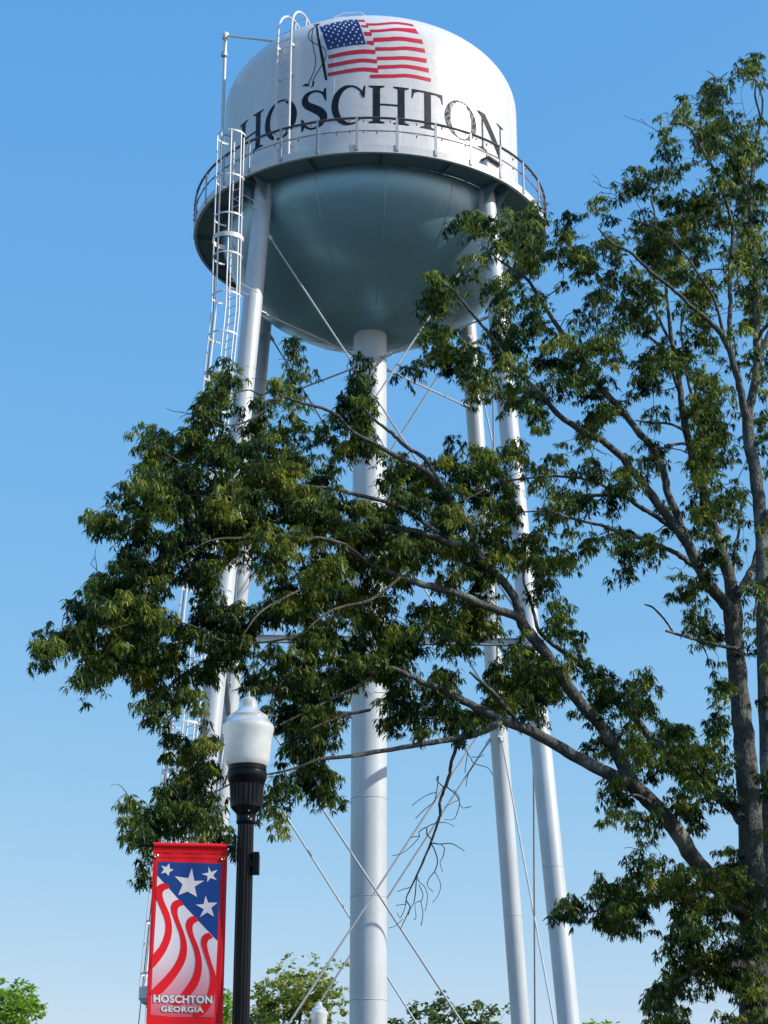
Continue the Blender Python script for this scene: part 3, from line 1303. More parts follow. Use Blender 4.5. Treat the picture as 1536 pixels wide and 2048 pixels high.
uL, vT = ban_hit(307.5, 1690)
uR, _ = ban_hit(455.5, 1694)
vB = ban_hit(370, 2085)[1]
for (yy, ln) in ((1694, 'top'), (2085, 'bottom')):
    mb = MB()
    zoff = Vector((0, 0, lz(yy) - bn_o.z))
    mb.tube([bn_o + bx_dir * .02 + zoff, bn_o + bx_dir * (uL + .115) + zoff], .0135, 10)
    part(mb, "banner_arm", M['black'], lampA)
banner = thing("banner", tuple(bn_o + bx_dir * ((uL + uR) / 2) + Vector((0, 0, vB))), "red, white and blue pole banner reading HOSCHTON GEORGIA with stars and wavy stripes", "banner")
mb = MB()
nu, nv = 14, 44
grid = []
for side in (0, -1):
    for j in range(nv + 1):
        for i in range(nu + 1):
            u = uR + (uL - uR) * i / nu
            v = -.06 + (vB + .06 + .06) * j / nv
            mb.v.append(tuple(ban_pt(u, v, side * .002)))
W = nu + 1
off = W * (nv + 1)
for j in range(nv):
    for i in range(nu):
        a = j * W + i
        mb.f.append((a, a + W, a + W + 1, a + 1))
        mb.f.append((off + a, off + a + 1, off + a + W + 1, off + a + W))
rim = [i for i in range(W)] + [j * W + nu for j in range(1, nv + 1)] + [nv * W + i for i in range(nu - 1, -1, -1)] + [j * W for j in range(nv - 1, 0, -1)]
for i in range(len(rim)):
    a, b = rim[i], rim[(i + 1) % len(rim)]
    mb.f.append((a, b, off + b, off + a))
cloth = mb.build("cloth", M['bred'], banner, True, 60)
# sleeves round the arms
for zc, sgn in ((0.0, 1), (lz(2085) - bn_o.z, -1)):
    mb = MB()
    prof_ = []
    for k in range(17):
        a = math.pi * (-.35 + 1.7 * k / 16)
        prof_.append((.021 * math.cos(a), sgn * .021 * math.sin(a)))
    prof_ = [(.0165, -sgn * .062)] + prof_ + [(-.0165, -sgn * .062)]
    vs = []
    for i in range(9):
        u = uR + (uL - uR) * i / 8
        for (dn, dz) in prof_:
            c0_ = ban_pt(u, -.06 if sgn > 0 else vB + .06) - (bn_o + bx_dir * u + Vector((0, 0, -.06 if sgn > 0 else vB + .06)))
            fac = 1 if abs(dz) > .05 else .15
            if abs(dz) > .05:
                pp = ban_pt(u, zc + dz, .0035 if dn > 0 else -.0035)
            else:
                pp = bn_o + bx_dir * u + Vector((0, 0, zc + dz)) + bn_n * dn
            vs.append(pp)
    n_ = len(prof_)
    fs = []
    for i in range(8):
        for j in range(n_ - 1):
            a = i * n_ + j
            fs.append((a, a + 1, a + n_ + 1, a + n_))
    mb.add(vs, fs)
    mb.build("sleeve", M['bred'], banner, True, 70)
b1, b2, b3, b4 = banmap(.0014), banmap(.0024), banmap(.0034), banmap(.0044)
fade = decal([(178, 521), (797, 1196), (779, 1560), (762, 1980), (300, 1975), (108, 1955), (118, 1705), (135, 1345), (165, 850)], 60, b1, "white_field", M['bfade'], cloth)
# the white field is printed fading to rose towards its foot
m = M['bfade']
L = m.node_tree.links
b = m.node_tree.nodes["Principled BSDF"]
tc = N(m, "ShaderNodeNewGeometry")
sp = N(m, "ShaderNodeSeparateXYZ")
L.new(tc.outputs["Position"], sp.inputs[0])
mr = N(m, "ShaderNodeMapRange")
zt_ = banmap(0)((400, 1150)).z
zb_ = banmap(0)((400, 1960)).z
mr.inputs["From Min"].default_value = zt_
mr.inputs["From Max"].default_value = zb_
L.new(sp.outputs[2], mr.inputs[0])
r = ramp(m, mr.outputs[0], [(0, (.80, .76, .79)), (.3, (.78, .62, .66)), (.6, (.74, .36, .42)), (1, (.72, .10, .13))])
L.new(r.outputs[0], b.inputs["Base Color"])
decal([(190, 379), (835, 398), (797, 1194), (178, 519)], 60, b2, "blue_field", M['bblue'], cloth)
st = [
    ([(170, 640), (205, 612), (262, 599), (305, 645), (255, 668), (231, 712), (250, 790), (300, 900), (325, 1000), (328, 1110), (300, 1220), (240, 1340), (122, 1482), (128, 1350), (200, 1252), (245, 1150), (262, 1060), (250, 960), (202, 840), (164, 742)]),
    ([(452, 818), (402, 766), (345, 786), (318, 832), (325, 900), (365, 1010), (405, 1120), (418, 1230), (400, 1340), (340, 1460), (240, 1580), (116, 1707), (110, 1745), (205, 1745), (310, 1640), (400, 1520), (465, 1400), (485, 1290), (478, 1190), (445, 1080), (402, 970), (386, 890), (402, 840)]),
    ([(606, 983), (556, 935), (500, 956), (473, 1010), (480, 1080), (520, 1190), (558, 1300), (572, 1400), (560, 1500), (520, 1600), (420, 1742), (330, 1840), (440, 1845), (530, 1738), (582, 1668), (620, 1580), (637, 1470), (632, 1370), (600, 1250), (556, 1140), (541, 1062), (556, 1012)]),
    ([(753, 1160), (705, 1110), (650, 1136), (628, 1190), (640, 1270), (680, 1390), (712, 1490), (722, 1580), (715, 1660), (690, 1750), (645, 1840), (540, 1955), (640, 1965), (735, 1850), (768, 1750), (779, 1560), (742, 1440), (702, 1300), (691, 1232), (706, 1186)]),
]
for q in st:
    decal([tuple(v) for v in catmull(q + [q[0]], 3)[:-1]], 60, b3, "wavy_stripe", M['bred'], cloth)
bst = [
    [(533, 443), (560, 575), (660, 573), (562, 634), (588, 740), (490, 683), (393, 720), (438, 612), (357, 527), (497, 547)],
    [(303, 395), (306, 450), (347, 462), (305, 485), (292, 525), (262, 490), (217, 503), (246, 460), (218, 420), (270, 435)],
    [(703, 428), (733, 484), (798, 460), (752, 520), (790, 567), (725, 545), (690, 587), (696, 525), (633, 505), (705, 490)],
    [(675, 725), (702, 798), (797, 800), (733, 852), (762, 945), (690, 900), (615, 948), (657, 866), (573, 818), (655, 813)],
]
for q in bst:
    decal(q, 60, b4, "white_star", M['bwhite'], cloth)


def text_decal(word_, x0, y0, x1, cap, offs, off, m, name, parent):
    cu = bpy.data.curves.new("t", 'FONT')
    cu.body = word_
    cu.offset = offs
    cu.space_character = 1.08
    cu.resolution_u = 3
    ob = bpy.data.objects.new("t", cu)
    C.objects.link(ob)
    dg = bpy.context.evaluated_depsgraph_get()
    me = ob.evaluated_get(dg).to_mesh()
    co = [v.co.copy() for v in me.vertices]
    fs = [tuple(p.vertices) for p in me.polygons]
    ob.evaluated_get(dg).to_mesh_clear()
    bpy.data.objects.remove(ob)
    bpy.data.curves.remove(cu)
    cu2 = None
    return co, fs


def place_text(word_, x0, y0, x1, y1, cap, weight, outline, name, parent):
    co0, fs0 = text_decal(word_, 0, 0, 0, 0, weight, 0, None, "", None)
    xs = [q.x for q in co0]
    ys = [q.y for q in co0]
    xa, xb, ya, yb = min(xs), max(xs), min(ys), max(ys)
    for (wt, mp, m, nm) in ((weight + outline, b3b, M['bdark'], name + "_outline"), (weight, b4b, M['bwhite'], name)):
        co, fs = text_decal(word_, 0, 0, 0, 0, wt, 0, None, "", None)
        v3 = []
        for q in co:
            u = (q.x - xa) / (xb - xa)
            v = (q.y - ya) / (yb - ya)
            v3.append(mp((x0 + (x1 - x0) * u, y0 + (y1 - y0) * u - cap * v)))
        mb = MB()
        out = []
        for f in fs:
            a, bb, c = (Vector(v3[i]) for i in f[:3])
            out.append(f if (bb - a).cross(c - a).dot(bn_n) > 0 else f[::-1])
        mb.add(v3, out)
        mb.build(nm, m, parent, smooth=False)


M['bhem'] = banner_mat("banner_hem_stitching", (.40, .002, .006))
for line in ([(168, 345), (120, 1180), (66, 2040)], [(152, 345), (104, 1180), (50, 2040)], [(872, 362), (832, 1200), (792, 2040)], [(160, 332), (520, 338), (868, 352)]):
    strip([tuple(q) for q in catmull(line, 12)], 2.2, b2, "hem_stitching", M['bhem'], cloth)
b3b, b4b = banmap(.0050), banmap(.0060)
place_text("HOSCHTON", 140, 1829, 745, 1842, 84, .048, .035, "town_lettering", cloth)
place_text("GEORGIA", 215, 1922, 655, 1932, 60, .038, .035, "state_lettering", cloth)
for q in ((170, 322), (855, 348)):
    c = banmap(.006)(q)
    mb = MB()
    pts = []
    for k in range(17):
        a = 2 * math.pi * k / 16
        pts.append(c + (bx_dir * math.cos(a) + Vector((0, 0, 1)) * math.sin(a)) * .0125)
    mb.tube(pts, .005, 6, caps=False)
    part(mb, "eyelet", M['brass'], cloth)

# ------------------------------------------------------------------ oak trees
# limbs as traced polylines: (x, y, width) in photo pixels with the distance Y at both ends
TA, TB = 23.0, 21.6          # distance of the two oaks' trunks
NET = []                     # points of the wood that twigs can grow from


def wood(parent, name, pts, Y0, Y1, m, n=10, extra=None, net=True, wob=.07, bow=0.0, seed=0):
    """tapered wavy limb through traced points"""
    rg = random.Random(seed + len(pts) * 17 + int(pts[0][0]))
    c = catmull([(q[0], q[1], q[2]) for q in pts], 4)
    tot = len(c) - 1
    V, R = [], []
    for i, q in enumerate(c):
        t = i / tot
        Y = Y0 + (Y1 - Y0) * t + bow * math.sin(math.pi * t)
        p = P(q[0], q[1], Y)
        d = p.y * CP + (p.z - EYE) * SP
        r = max(.0042, q[2] * .5 * d / FPX)
        if 0 < i < tot:
            p += Vector((rg.uniform(-1, 1), rg.uniform(-1, 1), rg.uniform(-1, 1))) * r * (.22 if r < .05 else .08)
        V.append(p)
        R.append(r * (rg.uniform(.94, 1.08) if r < .05 else rg.uniform(.97, 1.04)))
    if extra:
        V = extra[0] + V
        R = extra[1] + R
    mb = MB()
    mb.tube(V, R, n, True, wob if n < 12 else .035, rg)
    o = mb.build(name, m, parent, True, 80)
    if net:
        for a, b_, r in zip(V[:-1], V[1:], R):
            if r < .16:
                for k in range(3):
                    NET.append(((a + (b_ - a) * k / 3), min(r * .5, .022)))
    return o


def base_at(x, Y, r):
    p = P(x, 2048, Y)
    return [Vector((p.x + .05, Y, -.05)), Vector((p.x + .03, Y, .25)), Vector((p.x + .02, Y, .9))], [r * 1.7, r * 1.3, r * 1.08]


baseA = P(1512, 2048, TA)
oakA = thing("oak_tree", (baseA.x, TA, 0), "large oak with drooping lobed leaves, its limbs reaching across in front of the tower", "tree", "oak trees beside the tower")
rA = 66 * .5 * (baseA.y * CP + (baseA.z - EYE) * SP) / FPX
wood(oakA, "trunk", [(1512, 2048, 66), (1511, 1900, 62), (1507, 1711, 55), (1498, 1600, 47), (1489, 1490, 42), (1480, 1400, 40), (1470, 1290, 37), (1466, 1225, 38), (1463, 1173, 26), (1448, 1121, 24), (1433, 1069, 22), (1414, 1030, 20), (1408, 985, 19), (1396, 940, 18), (1383, 904, 17), (1370, 851, 15), (1362, 799, 13), (1355, 740, 11), (1345, 690, 9), (1337, 630, 7), (1330, 560, 4)], TA, TA + .6, M['bark'], 16, base_at(1512, TA, rA), net=True)
limbsA = [
    ([(1466, 1235, 26), (1456, 1215, 25), (1430, 1184, 24), (1401, 1142, 22), (1378, 1093, 21), (1349, 1053, 19), (1323, 1017, 19), (1287, 970, 17), (1253, 926, 15), (1217, 891, 13), (1158, 858, 12), (1119, 832, 11), (1093, 800, 10), (1047, 754, 9), (1011, 715, 8), (982, 673, 7), (940, 621, 6), (907, 582, 5), (881, 560, 3)], TA, 21.0),
    ([(1372, 1078, 15), (1352, 1025, 16), (1336, 986, 15), (1326, 944, 15), (1308, 900, 14), (1282, 870, 14), (1253, 833, 13), (1222, 799, 13), (1190, 764, 12), (1164, 722, 11), (1135, 680, 10), (1097, 626, 9), (1070, 582, 7), (1051, 556, 6), (1002, 523, 4), (975, 500, 3)], TA - .2, 23.6),
    ([(1396, 1136, 11), (1381, 1127, 11), (1355, 1108, 10), (1323, 1093, 9), (1282, 1077, 8), (1243, 1067, 7), (1209, 1052, 7), (1183, 1047, 6), (1140, 1036, 5), (1093, 1023, 4), (1028, 1025, 3)], TA - .1, 21.8),
    ([(1340, 1052, 9), (1329, 1045, 10), (1300, 1025, 9), (1277, 1012, 9), (1251, 994, 9), (1214, 990, 8), (1169, 991, 7)], TA - .2, 22.3),
    ([(1251, 994, 7), (1217, 976, 6), (1174, 959, 6), (1116, 953, 5), (1060, 956, 4), (995, 966, 4), (956, 987, 3), (920, 1002, 2)], 22.6, 21.5),
    ([(1508, 1850, 40), (1470, 1800, 38), (1427, 1763, 35), (1387, 1717, 34), (1348, 1655, 33), (1296, 1600, 33), (1262, 1563, 32), (1238, 1516, 26), (1208, 1460, 25), (1173, 1421, 24), (1143, 1382, 24), (1111, 1337, 23), (1078, 1288, 23), (1046, 1250, 23), (1033, 1203, 18), (1007, 1164, 17), (974, 1131, 16), (952, 1099, 15), (942, 1055, 14), (907, 1008, 12), (888, 976, 12), (858, 946, 11), (829, 930, 9), (800, 917, 9), (757, 891, 8), (708, 865, 7), (675, 832, 7), (643, 816, 6), (604, 806, 6), (561, 790, 5), (542, 783, 5), (522, 790, 4), (496, 780, 3), (455, 790, 2)], TA, 19.8),
    ([(888, 972, 9), (870, 948, 9), (848, 915, 9), (815, 896, 8), (790, 872, 8), (773, 858, 7), (740, 832, 5), (720, 800, 4), (712, 770, 3)], 21.0, 20.9),
    ([(1250, 1560, 25), (1238, 1556, 26), (1192, 1535, 25), (1147, 1510, 24), (1101, 1483, 22), (1056, 1460, 21), (1007, 1440, 19), (951, 1414, 17), (909, 1392, 15), (877, 1375, 13), (841, 1362, 11), (795, 1340, 9), (756, 1333, 8), (724, 1330, 6), (680, 1320, 4)], 22.0, 20.6),
    ([(1000, 1445, 13), (960, 1465, 14), (912, 1476, 12), (844, 1489, 10), (763, 1502, 9), (704, 1512, 8), (642, 1518, 7), (590, 1537, 5), (545, 1547, 4), (480, 1560, 4), (420, 1590, 3), (360, 1620, 3)], 21.3, 20.0),
    ([(1040, 1238, 17), (1026, 1230, 17), (990, 1219, 16), (958, 1206, 15), (925, 1190, 15), (883, 1178, 14), (841, 1167, 13), (802, 1154, 12), (756, 1134, 11), (720, 1115, 10), (688, 1095, 8)], 21.5, 20.6),
    ([(948, 1090, 13), (898, 1086, 13), (850, 1068, 12), (780, 1055, 10), (692, 1048, 9), (627, 1047, 8), (560, 1045, 6), (490, 1055, 4), (420, 1065, 3)], 21.2, 21.0),
    ([(900, 1080, 9), (840, 1040, 9), (790, 1010, 8), (708, 988, 8), (675, 979, 7), (627, 974, 7), (578, 969, 6), (529, 977, 5), (480, 992, 4), (408, 993, 3), (340, 985, 2)], 21.2, 20.0),
    ([(730, 1120, 7), (690, 1090, 7), (640, 1076, 7), (610, 1078, 7), (578, 1073, 7), (519, 1067, 6), (480, 1076, 6), (438, 1078, 5), (408, 1086, 3), (375, 1105, 2), (345, 1122, 2)], 20.6, 19.4),
    ([(1482, 1640, 25), (1472, 1620, 26), (1443, 1597, 24), (1404, 1574, 22), (1361, 1542, 20), (1329, 1506, 18), (1296, 1470, 17), (1264, 1431, 16), (1231, 1402, 15), (1192, 1369, 13), (1166, 1330, 11), (1156, 1298, 10), (1147, 1278, 9), (1121, 1267, 7), (1101, 1273, 5)], TA, 24.6),
    ([(1180, 1352, 9), (1150, 1320, 9), (1127, 1304, 10), (1101, 1285, 9), (1078, 1262, 8), (1066, 1220, 7), (1057, 1190, 6), (1047, 1158, 5), (1050, 1110, 3)], 24.0, 24.2),
    ([(1478, 1190, 15), (1484, 1172, 15), (1500, 1147, 15), (1511, 1121, 14), (1519, 1093, 13), (1540, 1040, 11), (1575, 960, 9), (1600, 860, 7), (1640, 740, 5)], TA, 24.0),
    ([(1470, 1200, 6), (1466, 1150, 7), (1470, 1100, 6), (1478, 1060, 5), (1475, 1020, 4)], TA, 24.2),
    ([(1410, 1020, 10), (1411, 980, 10), (1409, 935, 10), (1405, 890, 9), (1394, 840, 8), (1386, 799, 7), (1372, 740, 5), (1362, 656, 4), (1372, 600, 3)], 23.2, 24.4),
    ([(1375, 868, 7), (1362, 857, 6), (1336, 847, 5), (1300, 845, 5), (1272, 841, 3)], 23.4, 23.0),
    ([(1398, 895, 6), (1370, 888, 6), (1340, 890, 5), (1320, 900, 3)], 23.4, 22.6),
    ([(1360, 790, 6), (1330, 705, 7), (1305, 680, 6), (1285, 665, 4)], 23.5, 23.2),
    ([(1345, 690, 6), (1318, 640, 6), (1300, 600, 5), (1282, 560, 4), (1260, 520, 3)], 23.6, 24.0),
    ([(1480, 1300, 9), (1413, 1285, 7), (1378, 1275, 6), (1332, 1262, 5)], TA - .2, 22.2),
    ([(1348, 1267, 5), (1340, 1255, 4), (1329, 1239, 4), (1306, 1215, 4), (1290, 1209, 3)], 22.3, 22.0),
    ([(1500, 1830, 18), (1450, 1810, 14), (1390, 1800, 11), (1320, 1795, 9), (1250, 1805, 7), (1190, 1822, 4), (1135, 1830, 3)], TA - .2, 21.4),
    ([(1505, 1930, 18), (1450, 1930, 13), (1400, 1940, 10), (1350, 1965, 7), (1310, 1995, 5), (1290, 2030, 3)], TA - .2, 21.2),
    ([(1300, 1605, 9), (1270, 1590, 6), (1240, 1600, 4), (1232, 1625, 3)], 22.4, 22.0),
    ([(1040, 1450, 9), (1000, 1400, 8), (970, 1370, 7), (940, 1345, 5)], 21.5, 20.8),
    ([(760, 1340, 7), (720, 1370, 7), (660, 1400, 6), (600, 1430, 5), (560, 1450, 3)], 20.8, 20.0),
    ([(740, 1420, 6), (690, 1430, 6), (640, 1450, 5), (600, 1470, 4), (560, 1490, 3)], 20.9, 20.3),
    ([(800, 1155, 6), (740, 1200, 6), (680, 1215, 6), (640, 1235, 5), (600, 1270, 4), (520, 1285, 4), (440, 1280, 4), (380, 1250, 3), (300, 1240, 3), (220, 1260, 2)], 20.7, 19.2),
    ([(600, 1180, 4), (560, 1200, 5), (520, 1225, 4), (490, 1265, 3), (480, 1300, 2)], 20.0, 19.4),
    ([(480, 992, 4), (420, 960, 4), (370, 930, 3), (330, 905, 2)], 20.4, 19.6),
    ([(480, 992, 4), (400, 1010, 4), (330, 1030, 3), (270, 1040, 2), (220, 1050, 2)], 20.4, 19.4),
    ([(560, 795, 4), (500, 840, 4), (450, 850, 3), (410, 830, 2)], 20.2, 19.6),
]
for i, (pts, y0, y1) in enumerate(limbsA):
    wood(oakA, "limb", pts, y0, y1, M['bark'] if max(q[2] for q in pts) > 7.5 else M['twig'], 12 if pts[1][2] > 12 else 8, seed=i)

baseB = P(1560, 2048, TB)
oakB = thing("oak_tree", (baseB.x, TB, 0), "oak at the picture's edge whose slim trunk rises before the larger oak's crown", "tree", "oak trees beside the tower")
rB = 40 * .5 * (baseB.y * CP + (baseB.z - EYE) * SP) / FPX
NETA = NET
NET = []
wood(oakB, "trunk", [(1560, 2048, 40), (1552, 1850, 37), (1545, 1700, 34), (1537, 1560, 32), (1531, 1420, 30), (1527, 1300, 29), (1527, 1180, 28), (1524, 1080, 27), (1517, 995, 26), (1508, 930, 25), (1499, 885, 24), (1495, 830, 22), (1505, 790, 17), (1513, 734, 16), (1514, 669, 15), (1512, 604, 14), (1511, 526, 12), (1504, 470, 10), (1500, 400, 8), (1506, 330, 6), (1520, 250, 5), (1525, 200, 4), (1512, 165, 3)], TB, TB + .6, M['bark'], 16, base_at(1560, TB, rB))
limbsB = [
    ([(1494, 838, 14), (1485, 799, 15), (1472, 747, 14), (1454, 687, 13), (1430, 654, 11), (1396, 625, 9), (1365, 596, 8), (1336, 570, 7), (1297, 539, 7), (1258, 503, 6), (1222, 486, 5), (1196, 455, 3)], TB, 20.6),
    ([(1458, 700, 10), (1459, 656, 10), (1461, 604, 9), (1460, 552, 9), (1466, 470, 8), (1456, 418, 7), (1435, 353, 7), (1412, 314, 6), (1386, 267, 5), (1370, 250, 4), (1340, 248, 3)], TB, 22.4),
    ([(1446, 670, 7), (1438, 630, 6), (1422, 586, 6), (1404, 560, 5), (1370, 510, 4), (1320, 460, 4), (1255, 436, 3)], 21.4, 20.8),
    ([(1312, 460, 4), (1308, 420, 4), (1303, 395, 4), (1320, 368, 3), (1330, 340, 2)], 21.0, 21.0),
    ([(1514, 680, 8), (1530, 655, 8), (1560, 630, 7), (1600, 590, 6), (1650, 540, 4)], TB, 21.0),
    ([(1456, 420, 4), (1430, 430, 4), (1400, 450, 3), (1370, 470, 2)], 22.0, 21.6),
    ([(1405, 300, 4), (1402, 250, 4), (1402, 215, 3), (1420, 185, 3), (1432, 165, 2), (1455, 145, 2)], 22.2, 22.0),
    ([(1430, 165, 2), (1428, 152, 2), (1415, 142, 1.5)], 22.0, 22.0),
    ([(1500, 400, 5), (1480, 350, 5), (1460, 310, 4), (1440, 280, 3)], 22.0, 21.8),
    ([(1522, 240, 4), (1510, 190, 4), (1512, 160, 3), (1490, 160, 2), (1470, 150, 2)], 22.2, 22.0),
    ([(1530, 1180, 8), (1515, 1200, 6), (1508, 1240, 4)], TB, 21.0),
]
for i, (pts, y0, y1) in enumerate(limbsB):
    wood(oakB, "limb", pts, y0, y1, M['bark'] if max(q[2] for q in pts) > 7.5 else M['twig'], 8, seed=50 + i)
# limbs on the far side of the frame
for i, pts in enumerate(([(1540, 1450, 20), (1620, 1350, 17), (1720, 1250, 13), (1830, 1160, 8), (1900, 1110, 4)], [(1530, 1050, 16), (1600, 930, 13), (1680, 780, 10), (1750, 640, 7), (1800, 540, 4)], [(1548, 1750, 16), (1640, 1700, 12), (1750, 1670, 9), (1850, 1660, 5)], [(1515, 720, 12), (1580, 560, 10), (1640, 420, 7), (1680, 300, 4)])):
    wood(oakB, "limb", pts, TB, TB + (-1.5, 1.2, -1.0, .6)[i], M['bark'], 8, seed=80 + i)
NETB = NET

# dead branch hanging from the lower limb
hang = [(917, 1482, 9), (914, 1492, 8), (903, 1523, 7), (898, 1554, 7), (887, 1582, 6), (879, 1606, 6), (881, 1625, 6), (875, 1647, 5), (862, 1684, 5), (847, 1721, 4.5), (834, 1749, 4), (821, 1777, 3), (812, 1799, 2.5), (820, 1814, 2), (812, 1834, 2), (801, 1857, 1.5)]
NET = []
deadb = wood(oakA, "dead_branch", hang, 21.1, 20.7, M['dead'], 7, net=False)
dt = [
    [(890, 1577, 3), (874, 1561, 2.5), (877, 1554, 2), (870, 1600, 2), (858, 1612, 1.6), (850, 1618, 1.4), (831, 1637, 1.2)],
    [(872, 1585, 2), (850, 1592, 1.6), (824, 1611, 1.2)],
    [(893, 1573, 3), (910, 1588, 2), (919, 1605, 2), (912, 1632, 1.6), (905, 1639, 1.3), (890, 1639, 1.1)],
    [(907, 1580, 2), (919, 1597, 1.6), (905, 1605, 1.4), (889, 1615, 1.1)],
    [(919, 1607, 1.7), (926, 1616, 1.4), (942, 1613, 1.1)],
    [(864, 1680, 3.2), (854, 1668, 3), (853, 1655, 2.4), (838, 1664, 2.2), (838, 1675, 2), (816, 1698, 1.7), (800, 1708, 1.4), (785, 1711, 1.1)],
    [(853, 1655, 2), (866, 1648, 1.9), (890, 1645, 1.7), (908, 1653, 1.1)],
    [(838, 1672, 1.6), (820, 1675, 1.1)],
    [(863, 1686, 3), (880, 1688, 2.3), (902, 1687, 2), (918, 1695, 1.6), (929, 1702, 1.3)],
    [(882, 1689, 2), (889, 1697, 1.8), (885, 1715, 1.6), (880, 1725, 1.4), (885, 1743, 1.1)],
    [(863, 1688, 3), (870, 1702, 2.6), (875, 1723, 2.4), (869, 1743, 2), (858, 1757, 1.8), (855, 1772, 1.5), (866, 1783, 1.1)],
    [(869, 1743, 2), (881, 1767, 1.7), (877, 1789, 1.5), (865, 1805, 1.2)],
    [(834, 1750, 2.4), (838, 1763, 2), (850, 1775, 1.8), (855, 1795, 1.5), (850, 1822, 1.1)],
    [(833, 1756, 2.2), (829, 1800, 1.9), (822, 1815, 1.6), (816, 1830, 1.2)],
    [(838, 1770, 1.8), (846, 1790, 1.6), (842, 1804, 1.5), (846, 1826, 1.3), (842, 1852, 1)],
    [(842, 1802, 1.4), (830, 1808, 1.3), (832, 1835, 1.1), (827, 1840, 1)],
    [(822, 1775, 1.8), (808, 1778, 1.4), (795, 1783, 1)],
    [(812, 1800, 1.8), (810, 1815, 1.6), (801, 1835, 1.3), (795, 1826, 1)],
    [(812, 1808, 1.5), (792, 1811, 1)],
    [(806, 1838, 1.4), (790, 1852, 1.1), (777, 1856, 1)],
    [(918, 1490, 3), (930, 1500, 2.2), (940, 1513, 2), (948, 1527, 2), (975, 1535, 1.7), (985, 1550, 1.3)],
    [(936, 1505, 1.6), (932, 1525, 1.4), (930, 1545, 1.1)],
    [(947, 1530, 1.6), (936, 1550, 1.4), (932, 1573, 1.1)],
    [(944, 1514, 1.5), (957, 1514, 1.3), (968, 1510, 1)],
]
for i, pts in enumerate(dt):
    wood(oakA, "dead_twig", [(a, b_, max(w, 1.1)) for a, b_, w in pts], 21.0 - .02 * i, 20.8 + .03 * (i % 9), M['dead'], 4, net=False, seed=200 + i, bow=.1 * ((i % 5) - 2))

